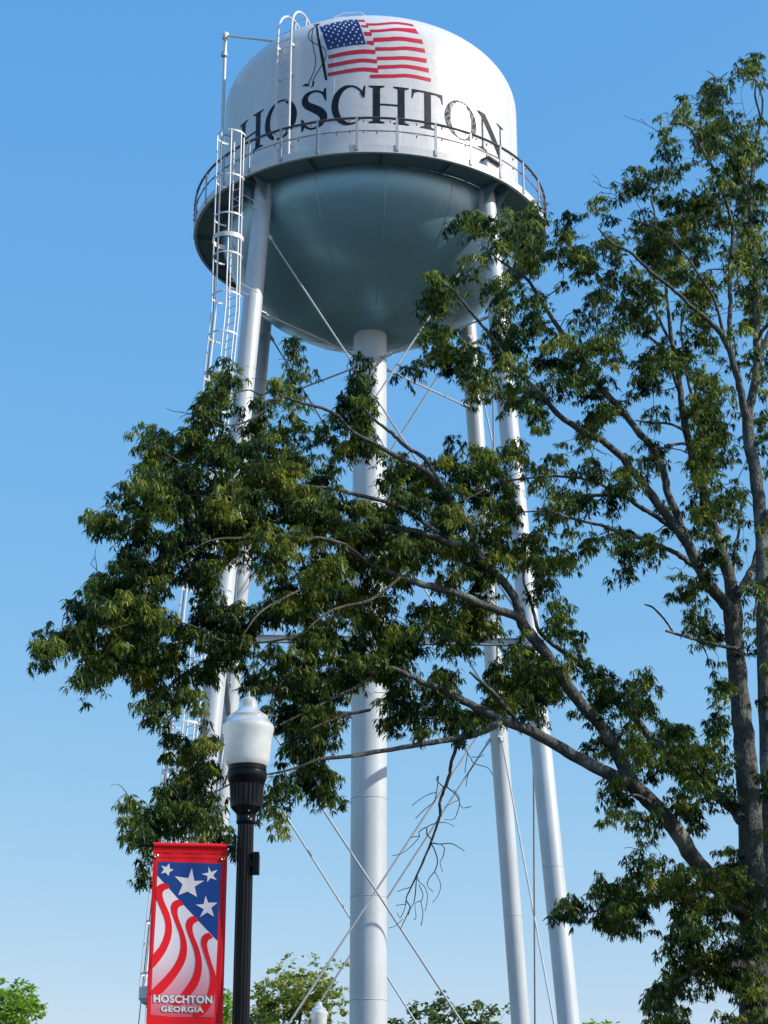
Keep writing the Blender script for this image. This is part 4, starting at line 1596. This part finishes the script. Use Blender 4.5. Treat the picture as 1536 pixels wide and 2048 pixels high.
# ---- foliage, as bands of the crown: photo row -> spans (x0, x1, density)
ROWS = """110:1490-1540-.8
140:1462-1540-.9
165:1465-1540-.6
180:1415-1455-.7
200:1355-1385-.5,1400-1455-.9
220:1352-1385-.7,1395-1455-.9
240:1300-1330-.7,1340-1460-.8
260:1300-1325-.5,1335-1500-.8,1505-1540-.6
280:1315-1355-.9,1385-1530-.9
300:1320-1350-.6,1385-1540-.9
320:1310-1345-.7,1385-1430-.7,1430-1540-1
340:1265-1295-.7,1300-1355-.8,1400-1540-.9
360:1240-1290-.9,1300-1350-.6,1410-1540-.9
380:1212-1290-.9,1410-1540-1
400:1185-1215-.5,1215-1290-.7,1310-1335-.5,1365-1540-.9
420:995-1025-.6,1060-1085-.7,1185-1220-.8,1310-1450-.9,1450-1540-1
440:900-1000-.8,1000-1030-.8,1050-1095-.9,1120-1155-.6,1270-1300-.5,1310-1540-.9
460:900-1095-.9,1105-1160-.7,1190-1240-.6,1265-1420-.9,1420-1540-.9
480:950-1095-.9,1100-1180-.7,1190-1250-.8,1255-1440-.9,1470-1540-.9
500:975-1100-.8,1110-1240-.8,1245-1440-.9,1450-1540-.9
520:980-1130-.7,1135-1250-.8,1255-1440-.9,1445-1540-.9
540:930-960-.5,1010-1100-.7,1140-1270-.8,1290-1445-.9,1450-1540-.9
560:840-890-.8,905-950-.6,970-1040-.7,1050-1105-.5,1120-1300-.8,1310-1450-.9,1460-1540-.9
580:842-900-.9,960-1045-.7,1110-1140-.5,1150-1330-.8,1340-1460-.9,1465-1540-.8
600:850-905-.9,960-1060-.7,1140-1345-.9,1360-1470-.8,1475-1540-.8
620:852-885-.8,970-1010-.4,1040-1110-.6,1170-1340-.8,1360-1440-.8,1480-1540-.7
640:855-880-.7,990-1030-.4,1040-1130-.7,1150-1190-.6,1230-1340-.8,1365-1430-.7,1480-1510-.5,1520-1540-.5
660:850-880-.4,900-930-.5,975-1020-.6,1030-1120-.7,1145-1195-.6,1215-1330-.8,1370-1430-.8,1470-1510-.4
680:835-930-.7,960-1060-.7,1080-1160-.8,1170-1250-.8,1320-1350-.3,1380-1450-.7,1460-1540-.4
700:565-608-.6,830-950-.8,960-1060-.8,1070-1250-.9,1290-1330-.6,1380-1450-.7,1490-1540-.6
720:568-605-.7,835-1060-.8,1070-1250-.9,1265-1430-.9,1490-1540-.6
740:435-480-.7,590-610-.6,705-735-.7,800-850-.5,880-1060-.8,1065-1250-.8,1265-1430-.9,1440-1480-.4,1500-1540-.7
760:405-480-.9,585-615-.7,700-745-.9,805-830-.5,920-1000-.8,1010-1040-.4,1070-1240-.8,1265-1330-.8,1350-1440-.8,1510-1540-.6
780:410-475-.9,535-615-.7,695-750-.9,925-985-.5,1000-1110-.6,1120-1150-.5,1170-1240-.7,1270-1310-.6,1370-1450-.8,1515-1540-.7
800:385-470-.9,500-545-.4,560-600-.3,680-755-.9,930-960-.3,1000-1110-.7,1140-1220-.8,1250-1270-.3,1340-1470-.8,1520-1540-.7
820:370-470-.9,490-550-.8,570-600-.4,655-760-.9,1005-1110-.8,1165-1260-.9,1280-1330-.3,1340-1480-.8,1510-1540-.6
840:370-460-.9,490-545-.7,560-600-.6,610-760-.9,1050-1100-.8,1165-1245-.9,1330-1480-.8,1510-1540-.6
860:385-450-.7,480-540-.8,570-610-.6,615-765-.9,1055-1110-.6,1150-1220-.7,1300-1340-.4,1390-1490-.9,1510-1540-.6
880:268-430-.9,440-480-.6,480-580-.7,580-610-.6,615-770-.8,1145-1220-.7,1270-1310-.4,1390-1490-.9,1520-1540-.6
900:270-480-1,480-600-.8,620-770-.8,890-930-.6,1005-1045-.8,1100-1135-.6,1145-1190-.6,1290-1330-.7,1360-1490-.9,1510-1540-.7
920:272-480-1,480-660-.9,670-710-.6,760-800-.5,870-940-.8,940-990-.8,1000-1060-.9,1085-1135-.7,1230-1260-.5,1290-1340-.7,1350-1480-.9
940:275-690-.95,770-830-.8,850-880-.5,870-945-.9,945-1060-.8,1075-1130-.5,1150-1215-.8,1225-1265-.7,1290-1330-.6,1350-1470-.9
960:265-690-.95,740-880-.9,875-1050-.8,1050-1095-.5,1160-1215-.7,1220-1320-.7,1360-1450-.9,1520-1540-.4
980:240-690-1,740-900-.95,880-1040-.6,1055-1095-.7,1215-1290-.6,1350-1450-.8
1000:205-700-1,740-920-.95,900-1060-.6,1085-1180-.8,1215-1240-.4,1350-1500-.8
1020:205-940-1,940-1050-.7,1075-1185-.9,1200-1245-.7,1310-1360-.3,1370-1500-.8
1040:170-235-.9,245-950-.95,940-1040-.8,1075-1170-.8,1370-1500-.7
1060:168-240-.9,245-560-.9,570-940-.95,945-1030-.8,1085-1100-.4,1320-1350-.5,1370-1440-.7
1080:215-240-.5,250-950-.95,950-1030-.8,1040-1080-.7,1125-1160-.6,1175-1190-.5,1230-1255-.7,1270-1330-.8,1380-1420-.5,1440-1480-.3
1100:250-290-.8,300-480-.95,490-600-.95,620-950-.95,950-1140-.8,1165-1195-.6,1228-1260-.9,1270-1330-.9,1390-1440-.5
1120:230-290-.7,300-480-.9,500-600-.7,615-950-.95,930-1160-.8,1155-1185-.5,1235-1270-.8,1275-1300-.4,1305-1335-.6,1400-1440-.7,1460-1490-.6
1140:225-440-.9,500-590-.5,620-900-.95,905-980-.7,1040-1150-.7,1235-1270-.8,1400-1445-.8,1465-1490-.6
1160:180-430-.95,530-570-.3,600-820-.95,880-1000-.9,1050-1125-.6,1235-1255-.5,1330-1380-.5,1395-1445-.8,1510-1540-.4
1180:175-370-1,395-430-.6,530-600-.8,600-790-.95,800-830-.4,870-990-.9,1050-1110-.6,1328-1420-.7,1500-1525-.6
1200:175-360-1,390-440-.9,520-780-.9,900-1000-.7,1050-1130-.7,1330-1360-.6,1370-1420-.5,1500-1525-.6
1220:140-340-1,380-450-.9,455-500-.8,530-800-.9,820-1000-.8,1080-1140-.7
1240:140-360-1,380-550-.95,560-800-.9,815-1010-.9,1095-1150-.8,1370-1450-.6,1490-1525-.5
1260:115-550-.95,600-1030-.9,1090-1140-.7,1370-1450-.9,1490-1520-.6
1280:75-330-.95,340-520-.9,600-700-.9,700-980-.8,1100-1140-.3,1120-1160-.6,1375-1450-.8
1300:65-540-.95,430-520-.6,560-860-.9,900-980-.7,1010-1060-.6,1130-1180-.7,1385-1400-.4,1425-1440-.4,1500-1520-.4
1320:60-110-.9,130-400-.9,420-450-.7,520-850-.95,880-920-.7,1000-1130-.8,1140-1180-.6
1340:60-85-.6,145-380-.85,390-500-.8,520-840-.95,870-900-.5,960-1140-.9,1140-1180-.6
1360:150-230-.85,280-330-.8,350-450-.9,500-830-.95,870-910-.8,940-1150-.9,1170-1235-.8,1260-1310-.8,1420-1460-.7
1380:155-200-.9,280-330-.9,340-420-.8,470-730-.95,770-910-.85,950-1140-1,1165-1225-.7,1240-1315-.9,1420-1465-.8
1400:160-175-.4,280-340-.9,350-400-.5,540-690-.95,770-820-.9,850-900-.6,960-1140-1,1190-1320-.9,1430-1460-.6
1420:285-340-.9,360-420-.4,545-690-.95,740-900-.9,930-1130-1,1150-1230-.7,1240-1315-.8
1440:285-320-.8,545-700-.9,740-860-.85,880-1100-1,1140-1170-.5,1190-1230-.5,1270-1310-.5
1460:310-360-.8,545-690-.95,750-800-.5,810-860-.6,890-1000-.8,1225-1300-.7,1310-1380-.8,1410-1455-.8
1480:310-370-.9,400-440-.8,545-680-.9,820-850-.4,900-940-.4,1230-1280-.6,1290-1400-.95,1410-1460-.9
1500:305-450-.9,550-670-.9,1180-1230-.7,1250-1460-.9
1520:310-450-.9,545-640-.9,1180-1225-.6,1260-1450-.9
1540:355-455-.9,540-580-.8,600-660-.9,1265-1460-.8
1560:350-460-.9,540-685-.9,1280-1310-.5,1350-1440-.8
1580:315-460-.95,535-685-.9,1210-1250-.7,1370-1440-.8,1450-1470-.6
1600:315-460-.95,540-590-.8,610-680-.6,1210-1260-.9,1320-1410-.6,1440-1465-.3
1620:232-280-.8,300-460-.95,540-580-.7,1205-1260-.8,1330-1410-.9
1640:230-460-.95,530-570-.6,1215-1250-.8,1275-1310-.6,1335-1415-.8
1660:245-475-.95,540-560-.4,1280-1315-.9,1370-1410-.5
1680:250-475-.9,1285-1315-.8
1700:275-310-.8,455-480-.5,1435-1480-.6
1720:275-310-.6,455-475-.3,1440-1480-.9
1740:275-300-.9,1260-1340-.7,1345-1380-.6,1440-1500-.9
1760:280-300-.7,1180-1205-.6,1240-1400-.9,1400-1520-.9
1780:1175-1540-.95
1800:1165-1300-.9,1300-1540-.95
1820:1120-1165-.6,1170-1310-.95,1340-1540-.95
1840:1122-1142-.8,1170-1320-.9,1340-1450-.95,1460-1540-.8
1860:1172-1290-.7,1295-1315-.5,1340-1470-.95,1490-1540-.7
1880:1330-1420-.95,1440-1530-.6
1900:1320-1410-.9,1420-1540-.7
1920:1320-1345-.5,1370-1540-.85
1940:1330-1540-.9
1960:1305-1400-.95,1410-1540-.85
1980:1290-1410-.95,1420-1540-.8
2000:1285-1380-.95,1390-1415-.5,1440-1540-.85
2020:1280-1400-.9,1440-1540-.8
2040:1285-1370-.9,1440-1490-.6
2060:1290-1400-.9,1440-1600-.7"""
rng = random.Random(11)
nrg = np.random.default_rng(7)
CL = {'A': [], 'B': []}      # leaf clumps: centre, size, leaf count


def crown_depth(x, y):
    """distance of the foliage: the long limb reaches left and towards the photographer"""
    if y > 1690 and x > 1000:
        return TA - .6 + rng.gauss(0, .7)
    if x < 1000:
        return 22.2 - (1000 - x) / 900 * 2.6 + rng.gauss(0, .55)
    return 22.6 + rng.gauss(0, .9)


for row in ROWS.split("\n"):
    ys, spans = row.split(":")
    y = float(ys)
    for sp_ in spans.split(","):
        x0, x1, dn = sp_.split("-")
        x0, x1, dn = float(x0), float(x1), float(dn)
        wdt = x1 - x0
        n = wdt * 20 * dn / (330.0 if x0 < 1000 and 890 < y < 1480 else 430.0)
        n = int(n) + (1 if rng.random() < n - int(n) else 0)
        n = max(n, 1)
        for _ in range(n):
            mrg = min(17, wdt * .36)
            x = rng.uniform(x0 + mrg, x1 - mrg)
            yy = y + rng.uniform(-10, 10) - 6
            Y = crown_depth(x, yy)
            if x < 1536:
                # keep the larger limbs readable: foliage stays mostly behind them
                k = 'B' if (x > 1180 and yy < 720 and rng.random() < .62) or (x > 1470 and rng.random() < .5) else 'A'
            else:
                k = 'B'
            CL[k].append((P(x, yy, Y), (.055 + .15 * rng.random() ** 1.4), rng.uniform(.8, 1.2)))
# unseen rest of the crown past the right edge, massed low to shade trunk and lower leaves
for _ in range(260):
    t = rng.random()
    yy = rng.uniform(500, 1000) if t < .15 else rng.uniform(1000, 1850)
    xm = 1560 + 480 * math.sin(math.pi * (yy - 60) / 1800) ** .7
    x = rng.uniform(1545, xm)
    CL['B'].append((P(x, yy, TB + rng.gauss(0, 1.7)), rng.uniform(.12, .2), 1.1))

# leaf template: lobed blade along +x, 1 long; (x, y) outline
LEAF_T = np.array([(0, 0, 0), (.26, .045, .0), (.38, .115, .02), (.46, .06, .0), (.62, .125, .02), (.70, .055, -.03), (.84, .065, -.05), (1, 0, -.10),
                   (.84, -.065, -.05), (.70, -.055, -.03), (.62, -.125, .02), (.46, -.06, .0), (.38, -.115, .02), (.26, -.045, .0)], float)
LEAF_F = [(0, 13, 1), (1, 13, 11, 3), (1, 3, 2), (13, 12, 11), (3, 11, 9, 5), (3, 5, 4), (11, 10, 9), (5, 9, 8, 7, 6)]
LOOP = np.concatenate([np.array(f) for f in LEAF_F])
SIZES = np.array([len(f) for f in LEAF_F])


def leaves_mesh(name, cl, m, parent, lsize=(.068, .125), per=18, tmpl=LEAF_T, droop=(.35, 1.5), rosette=7, twist=True, vary=False):
    """clusters of drooping leaves; returns one object"""
    O, D, S = [], [], []
    for (c, rad, dens) in cl:
        nr = max(2, int(per * dens * min(1.7, max(.25, (rad / .125) ** 1.6)))) if vary else max(3, int(per * dens))
        for _ in range(nr):
            # shoot tips spread through a flattened dome, denser to the top
            a = rng.uniform(0, 2 * math.pi)
            rr = rad * 1.25 * math.sqrt(rng.random())
            tip = c + Vector((rr * math.cos(a), rr * math.sin(a), rad * .75 * (1 - (rr / (rad * 1.25)) ** 2) + rng.uniform(-.6, .25) * rad))
            for k in range(rosette):
                an = rng.uniform(0, 2 * math.pi)
                dr = rng.uniform(*droop)
                O.append((tip.x, tip.y, tip.z))
                D.append((math.cos(an) * math.cos(dr), math.sin(an) * math.cos(dr), -math.sin(dr)))
                S.append(rng.uniform(*lsize))
    O, D, S = np.array(O), np.array(D), np.array(S)
    n = len(O)
    up = np.tile(np.array([[0, 0, 1.0]]), (n, 1)) + nrg.normal(0, .35 if twist else .1, (n, 3))
    Yv = np.cross(up, D)
    Yv /= np.linalg.norm(Yv, axis=1, keepdims=True)
    Zv = np.cross(D, Yv)
    T = tmpl
    w = nrg.uniform(.65, 1.1, n)
    curl = nrg.uniform(.5, 2.2, n)
    V = (O[:, None, :] + S[:, None, None] * (T[None, :, 0, None] * D[:, None, :] + (T[None, :, 1] * w[:, None])[:, :, None] * Yv[:, None, :] + (T[None, :, 2] * curl[:, None])[:, :, None] * Zv[:, None, :]))
    nv = len(T)
    loops = (LOOP[None, :] + (np.arange(n) * nv)[:, None]).ravel()
    sizes = np.tile(SIZES, n)
    o = big_mesh(name, V.reshape(-1, 3), loops, sizes, m, parent)
    o["kind"] = "stuff"
    return o


def twigs_mesh(name, cl, net, m, parent, rmax=.011, reach=1e9, bare=0, sprays=None):
    """every clump is joined to the nearest wood by a thin crooked twig"""
    pts = [np.array(q[0]) for q in net]
    rad = [q[1] for q in net]
    A = np.array(pts)
    idx = sorted(range(len(cl)), key=lambda i: float(np.min(np.sum((A - np.array(cl[i][0])) ** 2, 1))))
    buf = np.zeros((len(A) + len(cl) * 3 + 5, 3))
    rb = np.zeros(len(buf))
    buf[:len(A)] = A
    rb[:len(A)] = rad
    cnt = len(A)
    mb = MB()
    for i in idx:
        c = np.array(cl[i][0])
        d2 = np.sum((buf[:cnt] - c) ** 2, 1)
        j = int(np.argmin(d2))
        s = buf[j].copy()
        L_ = math.sqrt(d2[j])
        if L_ < .03 or L_ > reach:
            continue
        r0 = max(.0045, min(rb[j] * .8, rmax))
        p = []
        side = nrg.normal(0, .12 * L_, 3)
        for k in range(5):
            t = k / 4
            q = s + (c - s) * t + side * math.sin(math.pi * t) + np.array([0, 0, .10 * L_ * math.sin(math.pi * t)])
            if 0 < k < 4:
                q = q + nrg.normal(0, .035 * L_, 3)
            p.append(Vector(q))
        mb.tube(p, [r0 * (1 - .55 * k / 4) for k in range(5)], 4, caps=False)
        if sprays is not None and L_ > .12:
            for k in (2, 3):
                if nrg.random() < .75:
                    sprays.append((p[k] + Vector(nrg.normal(0, .03, 3)), .055, 1.0))
        for k in (2, 3, 4):
            buf[cnt] = np.array(p[k])
            rb[cnt] = r0 * .75
            cnt += 1
    for _ in range(bare):
        j = int(nrg.integers(len(A), max(cnt, len(A) + 1)))
        p = Vector(buf[j])
        d = Vector(nrg.normal(0, 1, 3))
        d.z *= .5
        d.normalize()
        L_ = nrg.uniform(.2, .6)
        q = [p]
        for k in range(5):
            d = (d + Vector(nrg.normal(0, .38, 3))).normalized()
            q.append(q[-1] + d * L_ / 5)
        mb.tube(q, [.006, .0055, .005, .0045, .004, .003], 4, caps=False)
        s0 = q[2]
        d2_ = (d + Vector(nrg.normal(0, .7, 3))).normalized()
        mb.tube([s0, s0 + d2_ * L_ * .2, s0 + d2_ * L_ * .35 + Vector((0, 0, -.03))], [.0045, .004, .003], 4, caps=False)
    o = mb.build(name, m, parent, True, 80)
    o["kind"] = "stuff"
    return o


for k, root, net in (('A', oakA, NETA), ('B', oakB, NETB)):
    spr = []
    twigs_mesh("twigs", CL[k], net, M['twig'], root, bare=260, sprays=spr)
    leaves_mesh("crown", CL[k] + spr, M['oakleaf'], root, vary=True)

# ------------------------------------------------------------------ trees behind
ROUND_T = np.array([(0, 0, 0), (.2, .18, .0), (.35, .32, .0), (.5, .36, .0), (.65, .32, .0), (.8, .2, .0), (.9, .1, -.0), (1, 0, 0), (.9, -.1, 0), (.8, -.2, 0), (.65, -.32, 0), (.5, -.36, 0), (.35, -.32, 0), (.2, -.18, .0)], float)


def far_tree(label, X, Y, cl_px, m, seed, lsize, per, extra=(), rosette=4, group="trees beyond the tower"):
    """tree whose crown tip shows over the bottom edge; clumps given in photo pixels (x, y, radius px)"""
    root = thing("background_tree", (X, Y, 0), label, "tree", group)
    rg = random.Random(seed)
    cl = []
    zs = []
    for (x, y, r, dn) in cl_px:
        k = max(2, int(r * r / 60 * dn))
        for _ in range(k):
            a, q = rg.uniform(0, 2 * math.pi), math.sqrt(rg.random())
            p = P(x + r * q * math.cos(a), y + r * q * math.sin(a), Y + rg.gauss(0, 1.2))
            cl.append((p, rg.uniform(.16, .34) * Y / 80, .6 + .5 * dn))
            zs.append(p.z)
    top = max(zs)
    cz = top * .55
    # the lower crown, below the picture
    for _ in range(160):
        a, q, h = rg.uniform(0, 2 * math.pi), math.sqrt(rg.random()), rg.uniform(.25, .72)
        w = top * .30
        cl.append((Vector((X + w * q * math.cos(a), Y + w * q * math.sin(a), top * h)), .45, 1.0))
    net = []
    mb = MB()
    tp = [Vector((X, Y, -.1)), Vector((X + .1, Y, top * .2)), Vector((X - .1, Y, top * .45)), Vector((X + .05, Y, top * .7))]
    mb.tube(tp, [.28, .2, .14, .05], 10)
    mb.build("trunk", M['bark'], root)
    for a_, b_ in zip(tp[1:-1], tp[2:]):
        for k in range(6):
            net.append((a_ + (b_ - a_) * k / 6, .03))
    for k in range(9):
        s = tp[1] + (tp[3] - tp[1]) * rg.uniform(.1, 1)
        e = cl[rg.randrange(len(cl) - 160)][0]
        mb = MB()
        md = (s + e) / 2 + Vector((0, 0, .3))
        mb.tube([s, md, e], [.07, .045, .015], 6)
        mb.build("limb", M['bark'], root)
        for j in range(8):
            net.append((s + (e - s) * j / 8, .02))
    twigs_mesh("twigs", cl, net, M['twig'], root, .012)
    leaves_mesh("crown", cl, m, root, lsize, per, ROUND_T, (-.6, 1.0), rosette)
    return root


far_tree("yellow-green tree showing only its top in the picture's lower corner, away from the banner", P(20, 2048, 80).x, 80, [(20, 1985, 28, 1), (45, 1995, 25, 1), (20, 2020, 34, 1.1), (62, 2018, 18, .8), (40, 2040, 40, 1.1), (8, 2000, 25, 1), (70, 2030, 12, .6)], M['leafa'], 3, (.16, .26), 7)
far_tree("bright green treetop just showing between the banner and the lamp pole", P(452, 2048, 84).x, 84, [(450, 1992, 14, 1), (448, 2015, 20, 1.1), (462, 2035, 24, 1.1), (440, 2040, 20, 1)], M['leafa'], 4, (.16, .26), 7)
far_tree("loose olive-leaved tree with stray outer leaves, behind the distant lamp", P(585, 2048, 76).x, 76, [(585, 1965, 34, .9), (620, 1985, 40, 1), (545, 2000, 40, 1), (600, 2025, 60, 1), (520, 2025, 36, 1), (660, 2010, 34, .9), (655, 1965, 18, .35), (600, 1925, 26, .16), (640, 1930, 30, .14), (570, 1935, 18, .25), (675, 1945, 22, .15), (525, 1965, 24, .15), (680, 1985, 18, .3), (560, 1955, 20, .5)], M['leafb'], 5, (.12, .22), 10, rosette=4)
far_tree("dark green treetop in a low mound between the riser pipe and a leg", P(895, 2048, 78).x, 78, [(880, 2025, 22, .9), (840, 2040, 26, 1), (900, 2045, 40, 1), (950, 2040, 28, .9), (1000, 2042, 22, .8), (795, 2045, 16, .8), (830, 2015, 9, .4), (882, 2000, 9, .3), (955, 2018, 9, .4), (1015, 2028, 8, .4), (860, 2012, 8, .3), (925, 2022, 9, .4), (985, 2020, 8, .3)], M['leafc'], 6, (.15, .26), 6)
far_tree("pale green treetop barely clearing the bottom edge next to the outermost leg", P(1195, 2060, 90).x, 90, [(1185, 2052, 12, 1), (1214, 2050, 10, 1), (1200, 2068, 26, 1)], M['leafa'], 7, (.18, .28), 6)
